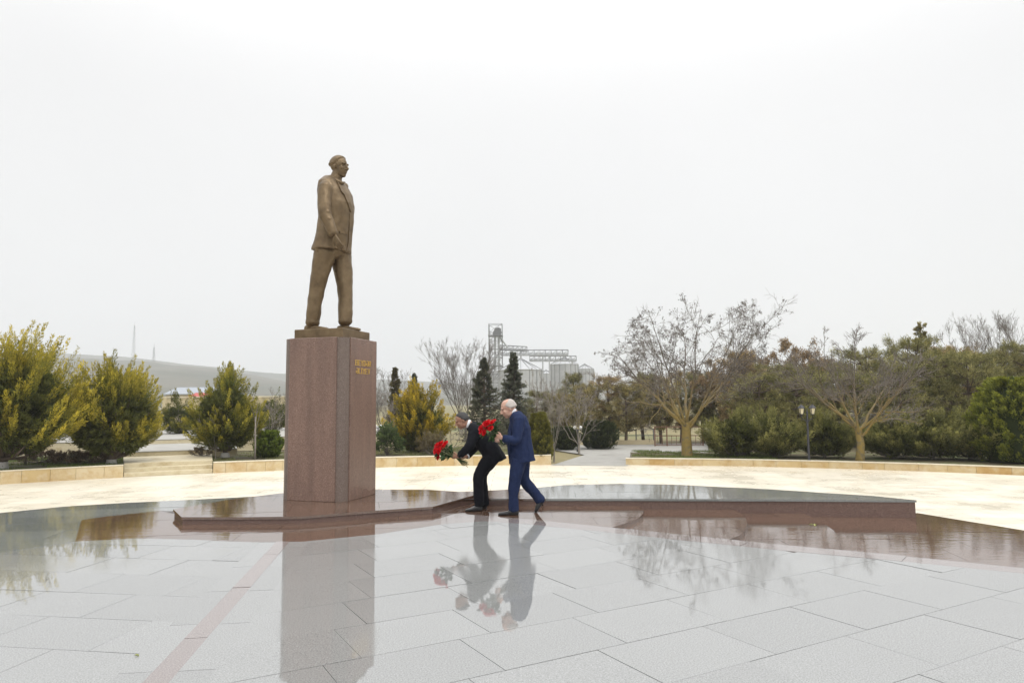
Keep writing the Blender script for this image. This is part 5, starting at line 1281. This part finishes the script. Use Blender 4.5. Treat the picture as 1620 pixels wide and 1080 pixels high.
def globe_lamp(px, D, top, label):
    loc = deep(px, D, PLZ); H_ = at(px, top, D).z - PLZ; root = tag(empty('globe_lamp', loc), label, 'street lamp', 'small globe lamps along the far path')
    b = MB(); b.lathe((0, 0, 0), [(.07, 0), (.06, .12), (.03, .15), (.025, H_ - .15), (.02, H_ - .12)], 8); b.build('pole', M['iron'], root)
    b = MB(); b.bar((-.13, 0, H_ - .14), (.13, 0, H_ - .14), .025); b.build('crossarm', M['iron'], root)
    for sx in (-1, 1):
        b = MB(); b.lathe((sx * .13, 0, H_ - .11), [(.02, -.02), (.06, .02), (.075, .06), (.06, .10), (.02, .125)], 10); b.build('globe', M['globe'], root, True)
globe_lamp(914, 31, 674, 'small double globe lamp standing by the small pale bare tree')
globe_lamp(1161, 33, 668, 'small double globe lamp half hidden by the broad junipers beside the big bare tree')
globe_lamp(598, 34, 672, 'small double globe lamp just showing past the pedestal edge')
# far boundary: low wall, railing and a rusty gate
fy = 36.0
fw = tag(empty('boundary_fence', (0, 0, 0)), 'low stone boundary wall with a thin railing behind the pines', 'fence')
x0, x1 = deep(868, fy, 0)[0], deep(1034, fy, 0)[0]
b = MB(); b.box(((x0 + x1) / 2, fy, PLZ + .10), (x1 - x0, .2, .24)); b.build('low_wall', M['beige'], fw)
n = int((x1 - x0) / .8)
for i in range(n + 1):
    b = MB(); x = x0 + (x1 - x0) * i / n; b.box((x, fy, PLZ + .5), (.05, .05, .58)); b.build('post', M['darksteel'], fw)
for z in (.45, .75): b = MB(); b.box(((x0 + x1) / 2, fy + .045, PLZ + z), (x1 - x0, .03, .03)); b.build('rail', M['darksteel'], fw)
gt = tag(empty('gate', (0, 0, 0)), 'rusty iron gate frame behind the trunk of the big bare tree', 'gate')
gx = [deep(q, 34.5, 0)[0] for q in (1036, 1055, 1112)]
for x in gx: b = MB(); b.box((x, 34.5, PLZ + .48), (.05, .05, .98)); b.build('post', M['rust'], gt)
for z in (.06, .5, .93):
    b = MB(); b.box(((gx[0] + gx[2]) / 2, 34.55, PLZ + z), (gx[2] - gx[0], .035, .04)); b.build('rail', M['rust'], gt)
for i in range(10):
    x = gx[0] + (gx[2] - gx[0]) * (i + .5) / 10; b = MB(); b.box((x, 34.52, PLZ + .28), (.02, .02, .44)); b.build('bar', M['rust'], gt)

# buildings up the slope on the left
def rect_px(D, x0, y0, x1, y1): a, c = at(x0, y1, D), at(x1, y0, D); return a.x, c.x, a.z, c.z
xa, xb, za, zb = rect_px(150, 262, 611, 348, 640)
w = tag(empty('warehouse', ((xa + xb) / 2, 150, za)), 'long pale sheet roofed warehouse at the foot of the hill', 'building')
b = MB(); b.box((0, 6, (zb - za) * .3 - 1), (xb - xa, 12, (zb - za) * .6 + 2)); b.build('wall', M['beige'], w)
b = MB(); hw = (xb - xa) / 2 + .4; e0, e1 = (zb - za) * .6, zb - za
b.v = [(-hw, -.5, e0), (hw, -.5, e0), (hw, 6, e1), (-hw, 6, e1), (-hw, 12.5, e0), (hw, 12.5, e0), (-hw, -.5, e0 - .2), (hw, -.5, e0 - .2), (hw, 12.5, e0 - .2), (-hw, 12.5, e0 - .2)]
b.f = [(0, 1, 2, 3), (3, 2, 5, 4), (0, 6, 7, 1), (4, 5, 8, 9), (0, 3, 4, 9, 6), (1, 7, 8, 5, 2), (6, 9, 8, 7)]; b.build('roof', M['whiteroof'], w)
for i in range(6): b2 = MB(); b2.box((-hw + (i + .7) * hw / 3.2, -.04, e0 * .45), (1.4, .08, 1.0)); b2.build('window', M['glass'], w)
xa, xb, za, zb = rect_px(90, 296, 620, 352, 645)
w = tag(empty('red_roofed_house', ((xa + xb) / 2, 90, za)), 'low house with a red sheet roof behind the beige wall', 'building')
b = MB(); b.box((0, 3, (zb - za) * .32 - .5), (xb - xa, 6, (zb - za) * .64 + 1)); b.build('wall', M['beige'], w)
b = MB(); hw = (xb - xa) / 2 + .3; e0, e1 = (zb - za) * .62, zb - za
b.v = [(-hw, -.4, e0), (hw, -.4, e0), (hw, 3, e1), (-hw, 3, e1), (-hw, 6.4, e0), (hw, 6.4, e0), (-hw, -.4, e0 - .12), (hw, -.4, e0 - .12), (hw, 6.4, e0 - .12), (-hw, 6.4, e0 - .12)]
b.f = [(0, 1, 2, 3), (3, 2, 5, 4), (0, 6, 7, 1), (4, 5, 8, 9), (0, 3, 4, 9, 6), (1, 7, 8, 5, 2), (6, 9, 8, 7)]; b.build('roof', M['redroof'], w)
for i in range(3): b2 = MB(); b2.box((-hw + (i + .6) * hw * .62, -.03, e0 * .5), (.8, .06, .6)); b2.build('window', M['glass'], w)
D = 58.0
xa, xb = at(262, 640, D).x, at(455, 640, D).x; zt = at(330, 629, D).z
w = tag(empty('garden_wall', ((xa + xb) / 2, D, -.6)), 'long beige rendered wall closing the terraces behind the junipers', 'wall')
n = 9
for i in range(n):
    wd = (xb - xa) / n; b = MB(); b.box((-(xb - xa) / 2 + wd * (i + .5), 0, (zt + .6) / 2), (wd - .04, .3, zt + .6)); b.build('panel', M['beige'], w)
    b = MB(); b.box((-(xb - xa) / 2 + wd * i, 0, (zt + .7) / 2), (.35, .42, zt + .75)); b.build('pillar', M['beige'], w)
b = MB(); b.box((0, 0, zt + .66), (xb - xa, .44, .1)); b.build('coping', M['coping'], w)

# grain silos and elevator tower
def silo(px_c, px_r, eave, apex, D, label):
    c = at(px_c, eave, D); r = px_r / FPX * D; ze = c.z + .6; za = at(px_c, apex, D).z + .6
    root = tag(empty('grain_silo', (c.x, D, -.6)), label, 'silo', 'steel grain silos beyond the trees')
    b = MB(); k = 48; b.lathe((0, 0, 0), [(r, 0), (r, ze)], k); b.build('drum', M['steel'], root)
    b = MB(); b.lathe((0, 0, ze + .01), [(r * 1.03, -.15), (r * 1.03, 0), (r * .1, za - ze - .5), (r * .1, za - ze)], k); b.build('roof', M['steel'], root)
    for i in range(16):
        a = 2 * math.pi * i / 16; b = MB(); b.box((0, 0, 0), (.14, .14, ze)); o = b.build('stiffener', M['darksteel'], root); o.location = ((r + .05) * math.cos(a), (r + .05) * math.sin(a), ze / 2); o.rotation_euler = (0, 0, a)
        b = MB(); b.bar((r * 1.0 * math.cos(a), r * 1.0 * math.sin(a), ze + .12), (r * .12 * math.cos(a), r * .12 * math.sin(a), za - .42), .14); b.build('roof_rib', M['darksteel'], root)
    for z in np.linspace(ze * .25, ze * .97, 6): b = MB(); b.lathe((0, 0, z), [(r + .03, -.06), (r + .07, 0), (r + .03, .06)], k); b.build('hoop', M['steel'], root)
    return root
silo(823.5, 35.0, 585.5, 566.5, 245, 'largest grain silo with a ribbed cone roof behind the dark spruce')
silo(892.5, 22.5, 576.5, 564.0, 290, 'tall grain silo under the end of the conveyor bridge')
silo(925.0, 14.5, 583.5, 575.0, 330, 'farthest grain silo half hidden behind the tall one')
silo(864.0, 14.0, 591.0, 584.5, 330, 'smaller grain silo in the gap between the two main ones')
silo(789.0, 20.0, 588.0, 576.0, 300, 'grain silo mostly hidden behind the elevator tower and spruce')
D = 262.0
def A3(px, py, dy=0.0): return at(px, py, D + dy)
tw = tag(empty('elevator_tower', (0, 0, 0)), 'tall lattice grain elevator tower with a machine head on top', 'tower')
g0 = -.6; sx0, sx1 = A3(773.5, 560).x, A3(794.5, 560).x; ztop = A3(784, 512).z; zpl = A3(784, 530.5).z; dp = sx1 - sx0
for x in (sx0, sx1):
    for y in (D, D + dp): b = MB(); b.bar((x, y, g0), (x, y, ztop), .28); b.build('leg', M['darksteel'], tw)
nz = 9
for i in range(nz + 1):
    z = g0 + (ztop - g0) * (i + 1) / (nz + 1)
    for a_, c_ in (((sx0, D), (sx1, D)), ((sx0, D + dp), (sx1, D + dp)), ((sx0, D), (sx0, D + dp)), ((sx1, D), (sx1, D + dp))):
        b = MB(); b.bar((*a_, z), (*c_, z), .16); b.build('beam', M['darksteel'], tw)
    if i < nz:
        z2 = g0 + (ztop - g0) * (i + 2) / (nz + 1); b = MB(); b.bar((sx0, D, z), (sx1, D, z2), .12); b.bar((sx0, D + dp, z2), (sx1, D + dp, z), .12); tag(b.build('brace', M['darksteel'], tw), kind='stuff')
xs0, xs1 = A3(781, 560).x, A3(791, 560).x
for xx in (xs0 + .5, xs1 - .5): b = MB(); b.box((xx, D + dp / 2, (zpl + g0) / 2), (.85, 1.3, zpl - g0)); b.build('elevator_leg', M['steel'], tw)
b = MB(); b.box(((sx0 + sx1) / 2, D + dp / 2, zpl), (dp + .6, dp + .6, .3)); b.build('platform', M['darksteel'], tw)
hx = (xs0 + xs1) / 2; zz = A3(786, 519).z
b = MB(); b.v = []; prof = [(-1.7, 0), (1.6, 0), (1.6, zz - zpl - .2), (.6, zz - zpl + .3), (-.6, zz - zpl), (-1.3, (zz - zpl) * .55)]
for y in (-.9, .9):
    for q in prof: b.v.append((hx + q[0], D + dp / 2 + y, zpl + .2 + q[1]))
m_ = len(prof); b.f = [tuple(range(m_)), tuple(reversed(range(m_, 2 * m_)))] + [(i, i + m_, (i + 1) % m_ + m_, (i + 1) % m_) for i in range(m_)]; b.build('elevator_head', M['darksteel'], tw)
b = MB(); b.tube([(xs1, D + dp / 2, zpl - .5), tuple(A3(803, 549, dp / 2))], .35, 8); b.build('spout', M['steel'], tw)
def bridge(label, px0, py0, px1, py1, depth_px, dy, supports):
    root = tag(empty('conveyor_bridge', (0, 0, 0)), label, 'conveyor', 'conveyor bridges over the silos')
    a, c = A3(px0, py0, dy), A3(px1, py1, dy); dz = depth_px / FPX * D; wv = Vector((0, 1.6, 0)); n = max(6, int((c - a).length / 2.0))
    for side in (0, 1):
        o = wv * side; b = MB(); b.bar(a + o, c + o, .26); b.build('bottom_chord', M['steel'], root); b = MB(); b.bar(a + o + Vector((0, 0, dz)), c + o + Vector((0, 0, dz)), .2); b.build('top_chord', M['darksteel'], root)
        for i in range(n + 1):
            p_ = a.lerp(c, i / n) + o; b = MB(); b.bar(p_, p_ + Vector((0, 0, dz)), .12); b.build('post', M['darksteel'], root)
            if i < n: q_ = a.lerp(c, (i + 1) / n) + o; b = MB(); b.bar(p_, q_ + Vector((0, 0, dz)), .10); b.build('brace', M['darksteel'], root)
        b = MB(); b.bar(a + o + Vector((0, 0, dz * .5)), c + o + Vector((0, 0, dz * .5)), .09); b.build('guard_rail', M['darksteel'], root)
    b = MB(); m0 = (a + c) / 2; b.bar(a + wv / 2 + Vector((0, 0, dz * .16)), c + wv / 2 + Vector((0, 0, dz * .16)), 1.1, .6); b.build('conveyor_casing', M['steel'], root)
    for sx in supports:
        p_ = A3(sx, py1, dy + .8); b = MB(); b.bar((p_.x, p_.y, g0), (p_.x, p_.y, p_.z), .5); b.build('support', M['steel'], root)
bridge('upper conveyor bridge running from the tower to the tall silo', 792, 562, 899, 561.5, 8.5, 3.0, (858.5, 869))
bridge('short top conveyor bridge beside the elevator tower', 791, 553, 834, 555.5, 7.5, 4.8, (824,))
bridge('lower conveyor bridge behind the upper one', 838, 571, 912, 571, 8.5, 12.0, (905,))
# masts on the hill, lost in the cloud
def mast(px, top, bot, D, w0, label):
    c = at(px, bot, D); H_ = at(px, top, D).z - c.z; root = tag(empty('radio_mast', (c.x, D, c.z - 6)), label, 'mast', 'radio masts on the misty hill'); H_ += 6
    for sx in (-1, 1):
        for sy in (-1, 1): b = MB(); b.bar((sx * w0, sy * w0, 0), (sx * w0 * .25, sy * w0 * .25, H_), .2); b.build('leg', M['darksteel'], root)
    n = 10
    for i in range(n):
        t = i / n; ww = w0 * (1 - .75 * t); t2 = (i + 1) / n; w2 = w0 * (1 - .75 * t2); b = MB()
        for s_ in (-1, 1): b.bar((-ww, s_ * ww, H_ * t), (w2, s_ * w2, H_ * t2), .25); b.bar((ww, s_ * ww, H_ * t), (-w2, s_ * w2, H_ * t2), .25)
        tag(b.build('lattice', M['darksteel'], root), kind='stuff')
    b = MB(); b.bar((0, 0, H_), (0, 0, H_ + 6), .3); b.build('antenna', M['darksteel'], root)
mast(211, 515, 566, 1300, 2.6, 'tallest radio mast fading into the cloud over the hill')
mast(243, 549, 572, 1150, 2.2, 'shorter lattice mast on the crest of the misty hill')

# ------------------------------------------------------------------ damp air between the plaza and the hills
hb = MB(); hb.box((0, 900, 68), (4600, 2300, 142)); hz = bpy.data.materials.new('damp_haze'); hz.use_nodes = True
nt = hz.node_tree; nt.nodes.clear(); ou = nt.nodes.new('ShaderNodeOutputMaterial'); pv = nt.nodes.new('ShaderNodeVolumePrincipled')
pv.inputs['Color'].default_value = (.94, .965, 1.0, 1); pv.inputs['Density'].default_value = .00050; pv.inputs['Anisotropy'].default_value = .2
nt.links.new(pv.outputs[0], ou.inputs['Volume'])
tag(hb.build('haze', hz), 'thin pale damp haze over the whole place', 'haze', None, 'stuff')

# ------------------------------------------------------------------ set each thing's Empty at its base
bpy.context.view_layer.update()
for o in [q for q in bpy.data.objects if q.type == 'EMPTY' and q.parent is None and q.location.length < 1e-6]:
    lo, hi = [1e9] * 3, [-1e9] * 3
    for c in o.children:
        for k in c.bound_box:
            for i in range(3): lo[i] = min(lo[i], k[i] + c.location[i]); hi[i] = max(hi[i], k[i] + c.location[i])
    base = Vector(((lo[0] + hi[0]) / 2, (lo[1] + hi[1]) / 2, lo[2])); o.location = base
    for c in o.children: c.location = c.location - base
